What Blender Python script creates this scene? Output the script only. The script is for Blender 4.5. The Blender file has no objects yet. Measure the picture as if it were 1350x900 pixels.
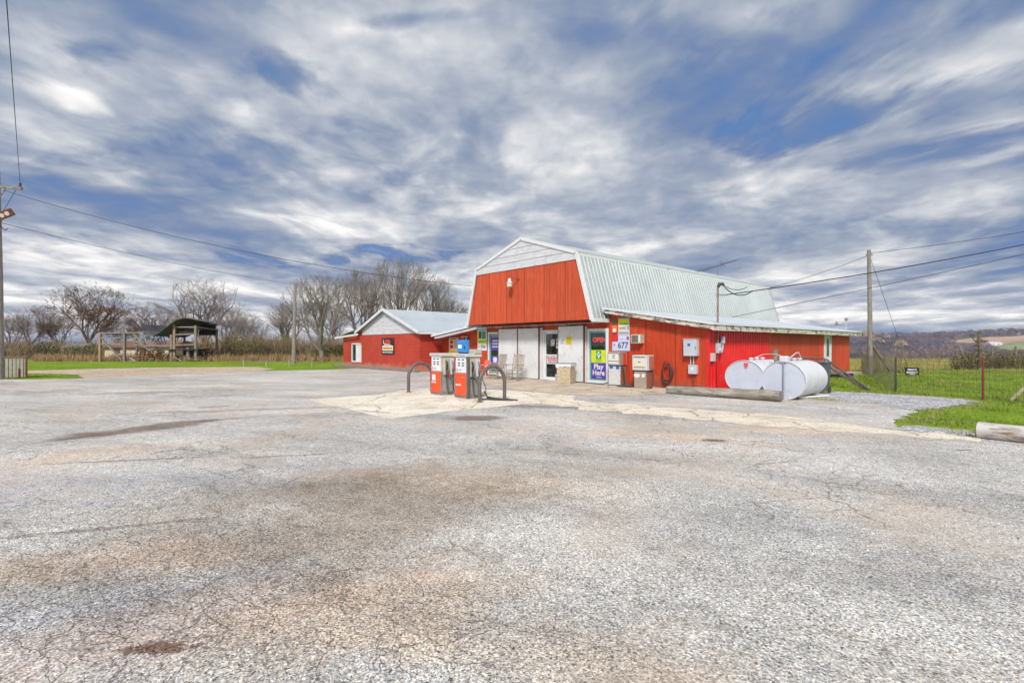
import bpy, math, random
import numpy as np
from mathutils import Vector, Matrix, Euler
R = math.radians
PI = math.pi
scene = bpy.context.scene
col = scene.collection

# ------------------------------------------------------------------ camera
CAM = (12.70, -16.64, 1.55)
YAW = R(48.02)
cd = bpy.data.cameras.new('camera'); cam = bpy.data.objects.new('camera', cd); col.objects.link(cam)
cam.location = CAM; cam.rotation_euler = (R(90), 0, YAW)
cd.sensor_width = 36; cd.lens = 18.107; cd.shift_y = 5/1350
cd.clip_start = 0.1; cd.clip_end = 12000
scene.camera = cam

# ------------------------------------------------------------------ node helpers
def _set(nt, s, v):
    if isinstance(v, bpy.types.NodeSocket): nt.links.new(v, s)
    elif isinstance(v, (tuple, list)):
        v = tuple(v)
        if s.type == 'RGBA' and len(v) == 3: v = v+(1,)
        s.default_value = v
    else:
        if s.type == 'RGBA': v = (v, v, v, 1)
        elif s.type == 'VECTOR': v = (v, v, v)
        s.default_value = v
class N:
    def __init__(s, nt): s.nt = nt
    def node(s, t, **kw):
        n = s.nt.nodes.new(t)
        for k, v in kw.items(): setattr(n, k, v)
        return n
    def m(s, op, a, b=0.0, c=0.0, clamp=False):
        n = s.node('ShaderNodeMath', operation=op, use_clamp=clamp)
        _set(s.nt, n.inputs[0], a); _set(s.nt, n.inputs[1], b); _set(s.nt, n.inputs[2], c)
        return n.outputs[0]
    def v(s, op, a, b=(0, 0, 0), scale=None):
        n = s.node('ShaderNodeVectorMath', operation=op)
        _set(s.nt, n.inputs[0], a); _set(s.nt, n.inputs[1], b)
        if scale is not None: _set(s.nt, n.inputs['Scale'], scale)
        return n.outputs['Value'] if op in ('LENGTH', 'DOT_PRODUCT', 'DISTANCE') else n.outputs[0]
    def sep(s, a):
        n = s.node('ShaderNodeSeparateXYZ'); _set(s.nt, n.inputs[0], a); return n.outputs[0], n.outputs[1], n.outputs[2]
    def comb(s, x, y, z=0.0):
        n = s.node('ShaderNodeCombineXYZ')
        for i, q in enumerate((x, y, z)): _set(s.nt, n.inputs[i], q)
        return n.outputs[0]
    def noise(s, vec, scale, detail=3, rough=.5, dist=0.0):
        n = s.node('ShaderNodeTexNoise'); _set(s.nt, n.inputs['Vector'], vec)
        n.inputs['Scale'].default_value = scale; n.inputs['Detail'].default_value = detail
        n.inputs['Roughness'].default_value = rough; n.inputs['Distortion'].default_value = dist
        return n.outputs['Fac']
    def noisec(s, vec, scale, detail=2):
        n = s.node('ShaderNodeTexNoise'); _set(s.nt, n.inputs['Vector'], vec)
        n.inputs['Scale'].default_value = scale; n.inputs['Detail'].default_value = detail
        return n.outputs['Color']
    def vor(s, vec, scale, feature='F1', out='Distance', rnd=1.0):
        n = s.node('ShaderNodeTexVoronoi', feature=feature); _set(s.nt, n.inputs['Vector'], vec)
        n.inputs['Scale'].default_value = scale
        if 'Randomness' in n.inputs: n.inputs['Randomness'].default_value = rnd
        return n.outputs[out]
    def ramp(s, fac, stops, interp='LINEAR'):
        n = s.node('ShaderNodeValToRGB'); _set(s.nt, n.inputs[0], fac)
        e = n.color_ramp.elements; n.color_ramp.interpolation = interp
        while len(e) < len(stops): e.new(0.5)
        for i, (p, c) in enumerate(stops):
            e[i].position = p
            if not isinstance(c, (tuple, list)): c = (c, c, c)
            e[i].color = tuple(c)+(1,) if len(c) == 3 else c
        return n.outputs[0]
    def step(s, x, a, b):      # smooth ramp 0..1
        n = s.node('ShaderNodeMapRange', interpolation_type='SMOOTHSTEP')
        _set(s.nt, n.inputs[0], x); n.inputs[1].default_value = a; n.inputs[2].default_value = b
        return n.outputs[0]
    def mix(s, f, a, b, mode='MIX'):
        n = s.node('ShaderNodeMix', data_type='RGBA', blend_type=mode)
        _set(s.nt, n.inputs[0], f); _set(s.nt, n.inputs[6], a); _set(s.nt, n.inputs[7], b)
        return n.outputs[2]
    def obj(s): return s.node('ShaderNodeTexCoord').outputs['Object']
    def gen(s): return s.node('ShaderNodeTexCoord').outputs['Generated']
    def attr(s, name='Col'):
        n = s.node('ShaderNodeAttribute', attribute_name=name); return n.outputs['Color']
    def bump(s, h, strength=.3, dist=.02):
        n = s.node('ShaderNodeBump'); n.inputs['Strength'].default_value = strength; n.inputs['Distance'].default_value = dist
        _set(s.nt, n.inputs['Height'], h); return n.outputs[0]

# ------------------------------------------------------------------ world
SUN_EL = R(42)
# thick and thin places in the cloud deck: bearing (x, y of the survey picture), spread, amount
LOBES = [(70, 118, 75, 34, .13), (345, 158, 40, 24, .12), (640, 90, 200, 60, .02), (440, 25, 130, 40, .05), (430, 290, 90, 26, .12), (950, 40, 110, 30, .07), (1110, 235, 150, 50, .09),
         (900, 255, 150, 60, .05), (1260, 110, 130, 34, .07), (1000, 345, 140, 20, .05), (270, 300, 160, 14, .04), (120, 285, 120, 16, .05), (720, 150, 130, 90, .02), (560, 60, 60, 40, .03),
         (115, 78, 80, 26, -.11), (385, 105, 50, 34, -.10), (510, 18, 90, 20, -.10), (1085, 165, 110, 60, -.14), (1275, 212, 130, 30, -.13), (475, 292, 50, 16, -.07), (440, 334, 120, 12, -.15),
         (560, 340, 40, 9, -.12), (250, 215, 210, 50, -.05), (590, 200, 110, 50, -.05), (800, 60, 110, 60, -.05), (870, 140, 90, 60, -.03), (1215, 300, 90, 16, -.06), (60, 330, 120, 14, -.05), (1290, 40, 120, 30, -.03), (30, 200, 100, 40, -.03)]
def deck(x, y):
    X, Z = (x-675)/679, (455-y)/679; n_ = math.sqrt(1+X*X+Z*Z); k = Z+.10*n_
    return X/k, 1/k
sdir = Vector((0.50, -0.62, 0)).normalized()       # horizontal direction towards the sun
w = bpy.data.worlds.new('World'); scene.world = w; w.use_nodes = True
nt = w.node_tree; nt.nodes.clear(); W = N(nt)
sky = W.node('ShaderNodeTexSky', sky_type='NISHITA')
sky.sun_disc = False; sky.sun_elevation = SUN_EL
sky.sun_rotation = math.atan2(sdir.x, sdir.y)
sky.air_density = 1.0; sky.dust_density = 1.0; sky.ozone_density = 2.0
d = W.v('NORMALIZE', W.gen())
dx, dy, dz = W.sep(d)
# heading-aligned axes so the cloud streets run the way the wind blew them
ca, sa = math.cos(YAW), math.sin(YAW)
xr = W.m('ADD', W.m('MULTIPLY', dx, ca), W.m('MULTIPLY', dy, sa))
yf = W.m('ADD', W.m('MULTIPLY', dx, -sa), W.m('MULTIPLY', dy, ca))
zz = W.m('ADD', W.m('MAXIMUM', dz, 0.0), 0.10)
px = W.m('DIVIDE', xr, zz); py = W.m('DIVIDE', yf, zz)
warp0 = W.noisec(W.comb(px, py, 3.0), 0.55, 3)
wx, wy, wz = W.sep(warp0)
pxw = W.m('ADD', px, W.m('MULTIPLY', W.m('SUBTRACT', wx, .5), .9))
pyw = W.m('ADD', py, W.m('MULTIPLY', W.m('SUBTRACT', wy, .5), 1.2))
# turn towards the streaks' own direction
pu_ = W.m('ADD', W.m('MULTIPLY', pxw, .95), W.m('MULTIPLY', pyw, -.16)); pv_ = W.m('ADD', W.m('MULTIPLY', pxw, .16), W.m('MULTIPLY', pyw, .95))
P1 = W.comb(pu_, W.m('MULTIPLY', pv_, .62), 4.1)
P2 = W.comb(pu_, W.m('MULTIPLY', pv_, .70), 11.3)
big = W.noise(P1, .62, 3, .5, .15)
med = W.noise(P2, 1.55, 4, .5, .2)
fine = W.noise(P2, 4.4, 5, .55, .2)
puff = W.noise(W.comb(px, W.m('MULTIPLY', py, .9), 2.0), 7.5, 5, .6, .3)
dens = W.m('ADD', W.m('MULTIPLY', big, .44), W.m('ADD', W.m('MULTIPLY', med, .38), W.m('ADD', W.m('MULTIPLY', fine, .16), W.m('MULTIPLY', puff, .10))))
dens = W.m('SUBTRACT', dens, .022)
ragged = W.m('ADD', W.m('MULTIPLY', W.m('SUBTRACT', med, .5), 1.6), W.m('MULTIPLY', W.m('SUBTRACT', fine, .5), 3.2))
def lobe(cx_, cy_, rx, ry, amt):      # a thicker or thinner patch of the cloud deck, by place in the deck
    global dens
    q = W.v('LENGTH', W.comb(W.m('DIVIDE', W.m('SUBTRACT', pxw, cx_), rx), W.m('DIVIDE', W.m('SUBTRACT', pyw, cy_), ry), 0))
    q = W.m('ADD', q, ragged)
    dens = W.m('ADD', dens, W.m('MULTIPLY', W.step(q, 1.15, 0.0), amt*.85))
for (lx, ly, lrx, lry, lam) in LOBES:
    c0 = deck(lx, ly); c1 = deck(lx+lrx, ly); c2 = deck(lx, ly-lry); c3 = deck(lx, ly+lry)
    lobe(c0[0], (c2[1]+c3[1])/2, abs(c1[0]-c0[0])*1.1, abs(c3[1]-c2[1])/2*1.1, lam)
dens = W.m('ADD', W.m('MULTIPLY', W.m('SUBTRACT', dens, .5), 1.18), .514)
cloudcol = W.ramp(dens, [(.355, (.9, 1.9, 4.2)), (.42, (1.6, 2.3, 3.9)), (.475, (2.6, 3.15, 4.25)), (.52, (3.8, 4.2, 5.0)), (.565, (5.6, 5.8, 6.2)), (.61, (8.0, 7.9, 7.9)), (.68, (11.0, 10.7, 10.2))])
gap = W.m('MULTIPLY', W.step(dens, .40, .26), .6)
skyc = W.mix(1.0, sky.outputs[0], (1.0, 1.0, 1.05), 'MULTIPLY')
cc = W.mix(gap, cloudcol, skyc)
bg = W.node('ShaderNodeBackground'); bg.inputs[1].default_value = 0.085
nt.links.new(cc, bg.inputs[0])
out = W.node('ShaderNodeOutputWorld'); nt.links.new(bg.outputs[0], out.inputs[0])

sl = bpy.data.lights.new('sun', 'SUN'); sl.energy = 2.7; sl.angle = R(11); sl.color = (1.0, .965, .91)
so = bpy.data.objects.new('sun', sl); col.objects.link(so)
sv = Vector((sdir.x*math.cos(SUN_EL), sdir.y*math.cos(SUN_EL), math.sin(SUN_EL)))
so.rotation_euler = sv.to_track_quat('Z', 'Y').to_euler(); so.location = (30, -40, 60)

vs = scene.view_settings
scene.display_settings.display_device = 'sRGB'
vs.view_transform = 'Standard'; vs.look = 'None'; vs.exposure = 0.42; vs.gamma = 1; vs.use_curve_mapping = False
scene.render.engine = 'CYCLES'
scene.cycles.max_bounces = 4; scene.cycles.diffuse_bounces = 2; scene.cycles.glossy_bounces = 2; scene.cycles.use_adaptive_sampling = True; scene.cycles.adaptive_threshold = .03; scene.cycles.transparent_max_bounces = 12; scene.cycles.volume_bounces = 0
scene.cycles.use_denoising = True

# ------------------------------------------------------------------ places: the camera's own frame and the ground plane
RT = Vector((math.cos(YAW), math.sin(YAW))); FW = Vector((-math.sin(YAW), math.cos(YAW)))
def C(X, Y):                      # metres right of / ahead of the standpoint -> world xy
    return Vector((CAM[0]+RT.x*X+FW.x*Y, CAM[1]+RT.y*X+FW.y*Y))
def toC(x, y):
    dx_, dy_ = x-CAM[0], y-CAM[1]
    return dx_*RT.x+dy_*RT.y, dx_*FW.x+dy_*FW.y
def G(px_, py_):                  # surveyed ground point
    Y = 679*1.55/(py_-455); return C((px_-675)/679*Y, Y)
def D(px_, py_, Y):               # surveyed point at a known distance
    p = C((px_-675)/679*Y, Y); return Vector((p.x, p.y, 1.55+(455-py_)/679*Y))

# ------------------------------------------------------------------ object helpers
def tag(o, label=None, cat=None, group=None, kind=None):
    if label: o['label'] = label
    if cat: o['category'] = cat
    if group: o['group'] = group
    if kind: o['kind'] = kind
    return o
def thing(name, label, cat, loc=(0, 0, 0), rz=0, group=None):
    o = bpy.data.objects.new(name, None); col.objects.link(o)
    o.empty_display_size = .2
    o.location = loc; o.rotation_euler = (0, 0, rz)
    return tag(o, label, cat, group)
class MB:
    def __init__(s): s.v = []; s.f = []; s.c = []
    def add(s, vs, fs, M=None, c=None):
        b = len(s.v)
        s.v += [tuple(M @ Vector(p)) if M else tuple(p) for p in vs]
        s.f += [tuple(b+i for i in f) for f in fs]
        if c is not None: s.c += [c]*len(vs)
        return s
    def box(s, x0, x1, y0, y1, z0, z1, M=None, c=None):
        v = [(x0, y0, z0), (x1, y0, z0), (x1, y1, z0), (x0, y1, z0), (x0, y0, z1), (x1, y0, z1), (x1, y1, z1), (x0, y1, z1)]
        return s.add(v, [(0, 3, 2, 1), (4, 5, 6, 7), (0, 1, 5, 4), (1, 2, 6, 5), (2, 3, 7, 6), (3, 0, 4, 7)], M, c)
    def beam(s, a, b, w_, h_, up=(0, 0, 1)):     # rectangular bar from a to b
        a = Vector(a); b = Vector(b); d_ = (b-a); L = d_.length; d_.normalize()
        upv = Vector(up)
        if abs(d_.dot(upv)) > .98: upv = Vector((1, 0, 0))
        sx = d_.cross(upv).normalized(); sz = sx.cross(d_).normalized()
        v = []
        for t in (0, L):
            for q, r_ in ((-1, -1), (1, -1), (1, 1), (-1, 1)):
                v.append(a+d_*t+sx*(q*w_/2)+sz*(r_*h_/2))
        return s.add(v, [(0, 1, 2, 3), (7, 6, 5, 4), (0, 4, 5, 1), (1, 5, 6, 2), (2, 6, 7, 3), (3, 7, 4, 0)])
    def tube(s, pts, r, n=8, cap=True, c=None):
        pts = [Vector(p) for p in pts]; k = len(pts)
        rr = r if isinstance(r, (list, tuple)) else [r]*k
        t0 = (pts[1]-pts[0]).normalized()
        ref = Vector((0, 0, 1)) if abs(t0.z) < .9 else Vector((1, 0, 0))
        a = t0.cross(ref).normalized(); v = []; f = []
        for i in range(k):
            t = (pts[min(i+1, k-1)]-pts[max(i-1, 0)])
            if t.length < 1e-9: t = t0
            t.normalize(); a = (a-t*a.dot(t))
            if a.length < 1e-6: a = t.cross(Vector((0, 1, 0.1)))
            a.normalize(); b = t.cross(a)
            for j in range(n):
                q = 2*PI*j/n
                v.append(pts[i]+a*(math.cos(q)*rr[i])+b*(math.sin(q)*rr[i]))
        for i in range(k-1):
            for j in range(n):
                j2 = (j+1) % n
                f.append((i*n+j, i*n+j2, (i+1)*n+j2, (i+1)*n+j))
        if cap:
            f.append(tuple(range(n-1, -1, -1))); f.append(tuple((k-1)*n+j for j in range(n)))
        return s.add(v, f, None, c)
    def cyl(s, p, r, h, n=16, ax='z'):
        p = Vector(p); q = {'z': Vector((0, 0, h)), 'x': Vector((h, 0, 0)), 'y': Vector((0, h, 0))}[ax]
        return s.tube([p, p+q], r, n)
    def prism(s, poly, a0, a1, plane='xz'):      # poly in a plane, extruded from a0 to a1 on the third axis
        n = len(poly); v = []
        for a in (a0, a1):
            for p, q in poly:
                v.append((p, a, q) if plane == 'xz' else (a, p, q) if plane == 'yz' else (p, q, a))
        f = [tuple(range(n-1, -1, -1)), tuple(range(n, 2*n))]+[(i, (i+1) % n, n+(i+1) % n, n+i) for i in range(n)]
        return s.add(v, f)
    def quad(s, a, b, c_, d_): return s.add([a, b, c_, d_], [(0, 1, 2, 3)])
    def lathe(s, prof, p=(0, 0, 0), n=20):
        v = []; f = []
        for r_, z in prof:
            for j in range(n):
                q = 2*PI*j/n; v.append((p[0]+r_*math.cos(q), p[1]+r_*math.sin(q), p[2]+z))
        for i in range(len(prof)-1):
            for j in range(n):
                j2 = (j+1) % n; f.append((i*n+j, i*n+j2, (i+1)*n+j2, (i+1)*n+j))
        f.append(tuple(range(n-1, -1, -1))); f.append(tuple((len(prof)-1)*n+j for j in range(n)))
        return s.add(v, f)
    def build(s, name, mat, parent=None, smooth=False, bevel=0, world=False, fixn=False):
        me = bpy.data.meshes.new(name)
        vv = s.v
        if world and parent is not None:
            l = parent.location; vv = [(p[0]-l.x, p[1]-l.y, p[2]-l.z) for p in vv]
        me.from_pydata(vv, [], s.f)
        if s.c:
            at = me.color_attributes.new('Col', 'FLOAT_COLOR', 'POINT')
            at.data.foreach_set('color', np.array([list(c)+[1.0] for c in s.c], dtype=np.float32).ravel())
        me.materials.append(mat); me.update()
        if smooth: me.shade_smooth() if smooth is True else None
        if smooth == 'auto':
            me.shade_smooth()
            try: me.set_sharp_from_angle(angle=R(40))
            except Exception: pass
        o = bpy.data.objects.new(name, me); col.objects.link(o)
        if parent is not None: o.parent = parent
        if bevel:
            b = o.modifiers.new('bevel', 'BEVEL'); b.width = bevel; b.segments = 2; b.limit_method = 'ANGLE'
        return o
def kids(o): return [c for c in list(col.objects) if c.parent == o]
def copy_tree(o, parent=None):
    c = o.copy(); col.objects.link(c); c.parent = parent
    for ch in KIDS.get(o.name) or kids(o): copy_tree(ch, c)
    return c
KIDS = {}
def lettering(text, size, mat, parent, loc, name='lettering', align='CENTER', rot=(PI/2, 0, 0), ext=.003, sx=1.0, bold=0.0, spacing=1.0):
    cu = bpy.data.curves.new('t', 'FONT'); cu.body = text; cu.size = size; cu.extrude = ext
    cu.align_x = align; cu.align_y = 'CENTER'; cu.offset = bold; cu.resolution_u = 3; cu.space_character = spacing; cu.space_line = .82
    t = bpy.data.objects.new('t', cu); col.objects.link(t)
    bpy.context.view_layer.update()
    me = bpy.data.meshes.new_from_object(t.evaluated_get(bpy.context.evaluated_depsgraph_get()))
    bpy.data.objects.remove(t); bpy.data.curves.remove(cu)
    me.name = name; me.materials.clear(); me.materials.append(mat)
    M = Matrix.Diagonal((sx, 1, 1, 1)); me.transform(M)
    o = bpy.data.objects.new(name, me); col.objects.link(o)
    o.location = loc; o.rotation_euler = rot
    if parent is not None: o.parent = parent
    return o

# ------------------------------------------------------------------ materials
MATS = {}
def base_mat(name):
    m = bpy.data.materials.new(name); m.use_nodes = True
    n = N(m.node_tree); b = m.node_tree.nodes['Principled BSDF']
    MATS[name] = m
    return m, n, b
def simple(name, c, rough=.6, metal=0.0, var=.12, scale=3.0, dirt=None, dirt_amt=.35, bump=0.0, bscale=30, spec=.4):
    m, n, b = base_mat(name); o = n.obj()
    f = n.noise(o, scale, 5, .6)
    lo = tuple(x*(1-var) for x in c); hi = tuple(min(1, x*(1+var)) for x in c)
    cl = n.ramp(f, [(.3, lo), (.7, hi)])
    if dirt:
        g = n.noise(o, scale*2.3, 6, .65, .4)
        cl = n.mix(n.m('MULTIPLY', n.step(g, .52, .68), dirt_amt), cl, dirt)
    _set(m.node_tree, b.inputs['Base Color'], cl)
    b.inputs['Roughness'].default_value = rough; b.inputs['Metallic'].default_value = metal
    b.inputs['Specular IOR Level'].default_value = spec
    if bump: _set(m.node_tree, b.inputs['Normal'], n.bump(n.noise(o, bscale, 3), bump, .01))
    return m
def flat(name, c, rough=.5, spec=.4): return simple(name, c, rough, 0, .06, 5, spec=spec)

def board_mat(name, c, axis=0, groove=.2, seam=1.22, seamoff=0.0, fade=(.62, .18, .09)):
    m, n, b = base_mat(name); o = n.obj(); s3 = n.sep(o); x = s3[axis]; z = s3[2]
    st = n.comb(n.m('MULTIPLY', s3[0], 6), n.m('MULTIPLY', s3[1], 6), n.m('MULTIPLY', z, .5))
    f = n.noise(st, 1.2, 6, .65)
    cl = n.ramp(f, [(.28, tuple(q*.80 for q in c)), (.5, c), (.72, tuple(min(1, q*1.22) for q in c))])
    pn = n.noise(n.comb(n.m('FLOOR', n.m('DIVIDE', n.m('ADD', x, seamoff), seam)), 3.3, 1.7), 1.37, 0)
    cl = n.mix(1.0, cl, n.ramp(pn, [(.3, (.9, .9, .9)), (.7, (1.1, 1.1, 1.1))]), 'MULTIPLY')
    wz_ = n.noise(o, 1.4, 6, .7, .6)
    cl = n.mix(n.m('MULTIPLY', n.step(wz_, .52, .75), .45), cl, fade)
    dk = n.noise(st, 2.6, 5, .7)
    cl = n.mix(n.m('MULTIPLY', n.step(dk, .52, .70), .55), cl, tuple(q*.42 for q in c))
    mud_shade = n.m('ADD', z, n.m('MULTIPLY', n.noise(n.v('MULTIPLY', o, (1, 1, .4)), 5, 6, .7), -.75))  # mud splash at the wall foot, doubling as painted contact shade
    cl = n.mix(n.m('MULTIPLY', n.step(mud_shade, .02, -.32), .6), cl, (.20, .11, .07))
    g = n.m('ABSOLUTE', n.m('SUBTRACT', n.m('FRACT', n.m('DIVIDE', x, groove)), .5))
    g2 = n.m('ABSOLUTE', n.m('SUBTRACT', n.m('FRACT', n.m('DIVIDE', n.m('ADD', x, seamoff), seam)), .5))
    gl = n.step(g, .5-.004/groove, .5-.014/groove); sl_ = n.step(g2, .5-.006/seam, .5-.016/seam)
    cl = n.mix(n.m('MULTIPLY', n.m('SUBTRACT', 1, gl), .28), cl, tuple(q*.3 for q in c))
    cl = n.mix(n.m('MULTIPLY', n.m('SUBTRACT', 1, sl_), .8), cl, tuple(q*.12 for q in c))
    _set(m.node_tree, b.inputs['Base Color'], cl)
    b.inputs['Roughness'].default_value = .62; b.inputs['Specular IOR Level'].default_value = .3
    h = n.m('ADD', n.m('MULTIPLY', n.m('MINIMUM', gl, sl_), 1.0), n.m('MULTIPLY', f, .25))
    _set(m.node_tree, b.inputs['Normal'], n.bump(h, .6, .012))
    return m
RED = (.57, .062, .018)
red_x = board_mat('red_board', RED, 0)
red_y = board_mat('red_board_side', (.62, .075, .028), 1)
red_gable = board_mat('red_gable_board', (.58, .088, .032), 0, .2, 1.22, .3)

def brick_mat(name, c, axis):
    m, n, b = base_mat(name); o = n.obj(); s3 = n.sep(o)
    bt = n.node('ShaderNodeTexBrick'); _set(m.node_tree, bt.inputs['Vector'], n.comb(s3[axis], s3[2], 0))
    bt.inputs['Scale'].default_value = 1; bt.inputs['Brick Width'].default_value = .40; bt.inputs['Row Height'].default_value = .2
    bt.inputs['Mortar Size'].default_value = .008; bt.inputs['Mortar Smooth'].default_value = .4
    bt.inputs['Color1'].default_value = (*c, 1); bt.inputs['Color2'].default_value = (c[0]*.93, c[1]*.9, c[2]*.9, 1)
    bt.inputs['Mortar'].default_value = (c[0]*.62, c[1]*.6, c[2]*.6, 1)
    f = n.noise(o, 1.1, 6, .65)
    cl = n.mix(1.0, bt.outputs['Color'], n.ramp(f, [(.3, (.85, .82, .8)), (.7, (1.12, 1.2, 1.2))]), 'MULTIPLY')
    z = s3[2]
    ed = n.m('ADD', z, n.m('MULTIPLY', n.noise(o, 2.2, 5, .6), -.7))
    cl = n.mix(n.m('MULTIPLY', n.step(ed, .12, -.22), .55), cl, (.55, .34, .24))
    _set(m.node_tree, b.inputs['Base Color'], cl); b.inputs['Roughness'].default_value = .7
    _set(m.node_tree, b.inputs['Normal'], n.bump(n.m('SUBTRACT', 1, bt.outputs['Fac']), .5, .012))
    return m
brick_x = brick_mat('painted_block', (.52, .052, .026), 0)
brick_y = brick_mat('painted_block_side', (.52, .052, .026), 1)

def peeling(name, c, under, lo=.5, hi=.6, stretch=(1, 1, 1), scale=5, rough=.7):
    m, n, b = base_mat(name); o = n.v('MULTIPLY', n.obj(), stretch)
    f = n.noise(o, scale, 8, .7, .5); g = n.noise(o, scale*.3, 3)
    k = n.step(n.m('ADD', n.m('MULTIPLY', f, .75), n.m('MULTIPLY', g, .25)), lo, hi)
    cl = n.mix(k, c, n.ramp(n.noise(o, scale*4, 4), [(.35, tuple(q*.6 for q in under)), (.65, tuple(q*1.3 for q in under))]))
    _set(m.node_tree, b.inputs['Base Color'], cl); b.inputs['Roughness'].default_value = rough
    _set(m.node_tree, b.inputs['Normal'], n.bump(n.m('SUBTRACT', 1, k), .4, .006))
    return m
trim_old = peeling('peeling_white_trim', (.62, .59, .52), (.17, .14, .11), .49, .56, (1, 1, 2.5), 3.2)
trim = peeling('white_trim', (.70, .71, .72), (.34, .33, .31), .56, .68, (1, 1, 1), 3)
white_panel = simple('white_panel', (.74, .75, .76), .6, 0, .05, 1.5, (.42, .38, .33), .35, .1)
white_paint = simple('white_paint', (.74, .75, .76), .5, 0, .06, 3, (.4, .36, .3), .3)

def siding_mat():
    m, n, b = base_mat('white_lap_siding'); o = n.obj(); s3 = n.sep(o)
    f = n.noise(n.v('MULTIPLY', o, (.8, 1, 4)), 2.2, 6, .65)
    cl = n.ramp(f, [(.3, (.50, .51, .54)), (.62, (.68, .69, .72))])
    sp = n.noise(o, 3.1, 5, .7, .5)
    cl = n.mix(n.m('MULTIPLY', n.step(sp, .58, .68), .5), cl, (.36, .34, .33))
    _set(m.node_tree, b.inputs['Base Color'], cl); b.inputs['Roughness'].default_value = .6
    return m
siding = siding_mat()

def roof_mat(name, c, rough=.42, metal=.25):
    m, n, b = base_mat(name); o = n.obj()
    f = n.noise(o, .5, 6, .6); g = n.noise(n.v('MULTIPLY', o, (3, 3, .6)), 2.5, 5, .7)
    cl = n.ramp(f, [(.3, tuple(q*.88 for q in c)), (.7, tuple(min(1, q*1.08) for q in c))])
    cl = n.mix(n.m('MULTIPLY', n.step(g, .52, .70), .38), cl, (c[0]*.58, c[1]*.54, c[2]*.5))
    _set(m.node_tree, b.inputs['Base Color'], cl)
    b.inputs['Roughness'].default_value = rough; b.inputs['Metallic'].default_value = metal
    return m
metal_side = roof_mat('ribbed_steel', (.48, .525, .525))
metal_roof = roof_mat('pale_steel_roof', (.55, .60, .64))
corr_red = simple('red_corrugated_paint', (.70, .022, .022), .28, 0, .08, 1.5, (.75, .12, .1), .3)
tank_white = roof_mat('tank_white', (.70, .71, .74), .4, .05)
tank_end_shade = simple('tank_end_shaded_white', (.56, .60, .70), .5, 0, .06, 1.8, (.42, .45, .52), .4)  # duller bluish copy of the tank white; shade painted into the end faces
gray_box = simple('grey_box_paint', (.52, .56, .62), .45, 0, .05, 3, (.3, .3, .3), .2)
steel = simple('bare_steel', (.33, .34, .35), .4, .7, .2, 6, (.2, .12, .07), .4)
dark_pipe = simple('weathered_pipe', (.15, .13, .13), .5, .3, .25, 9, (.28, .16, .10), .5)
rust = simple('rust', (.20, .075, .035), .8, .1, .35, 8, (.08, .04, .03), .5, .3)
rubber = simple('black_rubber', (.05, .05, .052), .45, 0, .2, 10, (.12, .11, .1), .3)
dark_gap = flat('dark_wood_shade', (.03, .022, .02), .9)  # near-black wood; on the soffit and shed roof its darkness is painted shade
wood_old = None
def wood_mat(name, c, dark, stretch=(1, 1, 1), scale=4.0):
    m, n, b = base_mat(name); o = n.v('MULTIPLY', n.obj(), stretch)
    f = n.noise(o, scale, 7, .7, .3); g = n.noise(o, scale*3, 5, .7)
    cl = n.ramp(n.m('ADD', n.m('MULTIPLY', f, .6), n.m('MULTIPLY', g, .4)), [(.36, dark), (.47, tuple((a+b_)/2 for a, b_ in zip(c, dark))), (.56, c), (.7, tuple(min(1, q*1.3) for q in c))])
    _set(m.node_tree, b.inputs['Base Color'], cl); b.inputs['Roughness'].default_value = .85
    _set(m.node_tree, b.inputs['Normal'], n.bump(g, .5, .01))
    return m
pole_wood = wood_mat('pole_wood', (.33, .30, .26), (.10, .08, .065), (9, 9, .5))
log_wood = wood_mat('log_wood', (.40, .36, .30), (.09, .075, .06), (.8, 8, 8), 2.2)
log_paint = peeling('log_painted_white', (.55, .53, .50), (.22, .13, .08), .48, .60, (.7, 1, 2.2), 3)
grey_wood = wood_mat('grey_timber', (.30, .27, .24), (.08, .065, .055), (2, 2, 2))
chair_wood = wood_mat('chair_wood', (.44, .37, .29), (.22, .17, .13), (6, 6, 1))
concrete_l = simple('pale_concrete', (.42, .39, .34), .9, 0, .15, 3, (.2, .17, .14), .4, .2)
aggregate = None
m, n, b = base_mat('pebble_aggregate'); o_ = n.obj()
_set(m.node_tree, b.inputs['Base Color'], n.ramp(n.sep(n.vor(o_, 55, 'F1', 'Color'))[0], [(.0, (.20, .15, .10)), (.4, (.48, .38, .24)), (.75, (.62, .50, .32)), (1, (.75, .68, .55))]))
b.inputs['Roughness'].default_value = .8; _set(m.node_tree, b.inputs['Normal'], n.bump(n.vor(o_, 55), .5, .01)); aggregate = m
orange = simple('orange_enamel', (.80, .085, .018), .35, 0, .06, 4, (.5, .12, .06), .35)
cream = simple('cream_enamel', (.52, .48, .38), .45, 0, .12, 7, (.22, .16, .10), .55)
pump_grey = simple('pump_grey_panel', (.36, .34, .30), .5, .15, .15, 6, (.16, .11, .08), .5)
pump_white = simple('pump_white', (.62, .63, .64), .4, 0, .06, 6, (.34, .27, .2), .5)
pump_tan = simple('pump_tan', (.40, .33, .26), .6, .1, .12, 5, (.24, .14, .08), .5)
dial = flat('dial_face', (.72, .75, .80), .3)
black = flat('black_paint', (.02, .02, .022), .4)
blue_sign = flat('blue_sign', (.03, .24, .62), .35)
blue_tape = flat('blue_tape', (.04, .13, .42), .5)
red_sign = flat('red_sign', (.62, .03, .03), .4)
pink = simple('faded_red_paint', (.70, .16, .13), .5, 0, .15, 5)
yellow = flat('yellow_sign', (.80, .66, .02), .4)
lime = flat('lime_sign', (.62, .72, .02), .4)
green_s = flat('green_sign', (.02, .30, .10), .4)
purple = flat('purple_sign', (.10, .05, .40), .4)
white_s = flat('white_sign', (.76, .77, .80), .4)
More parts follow.
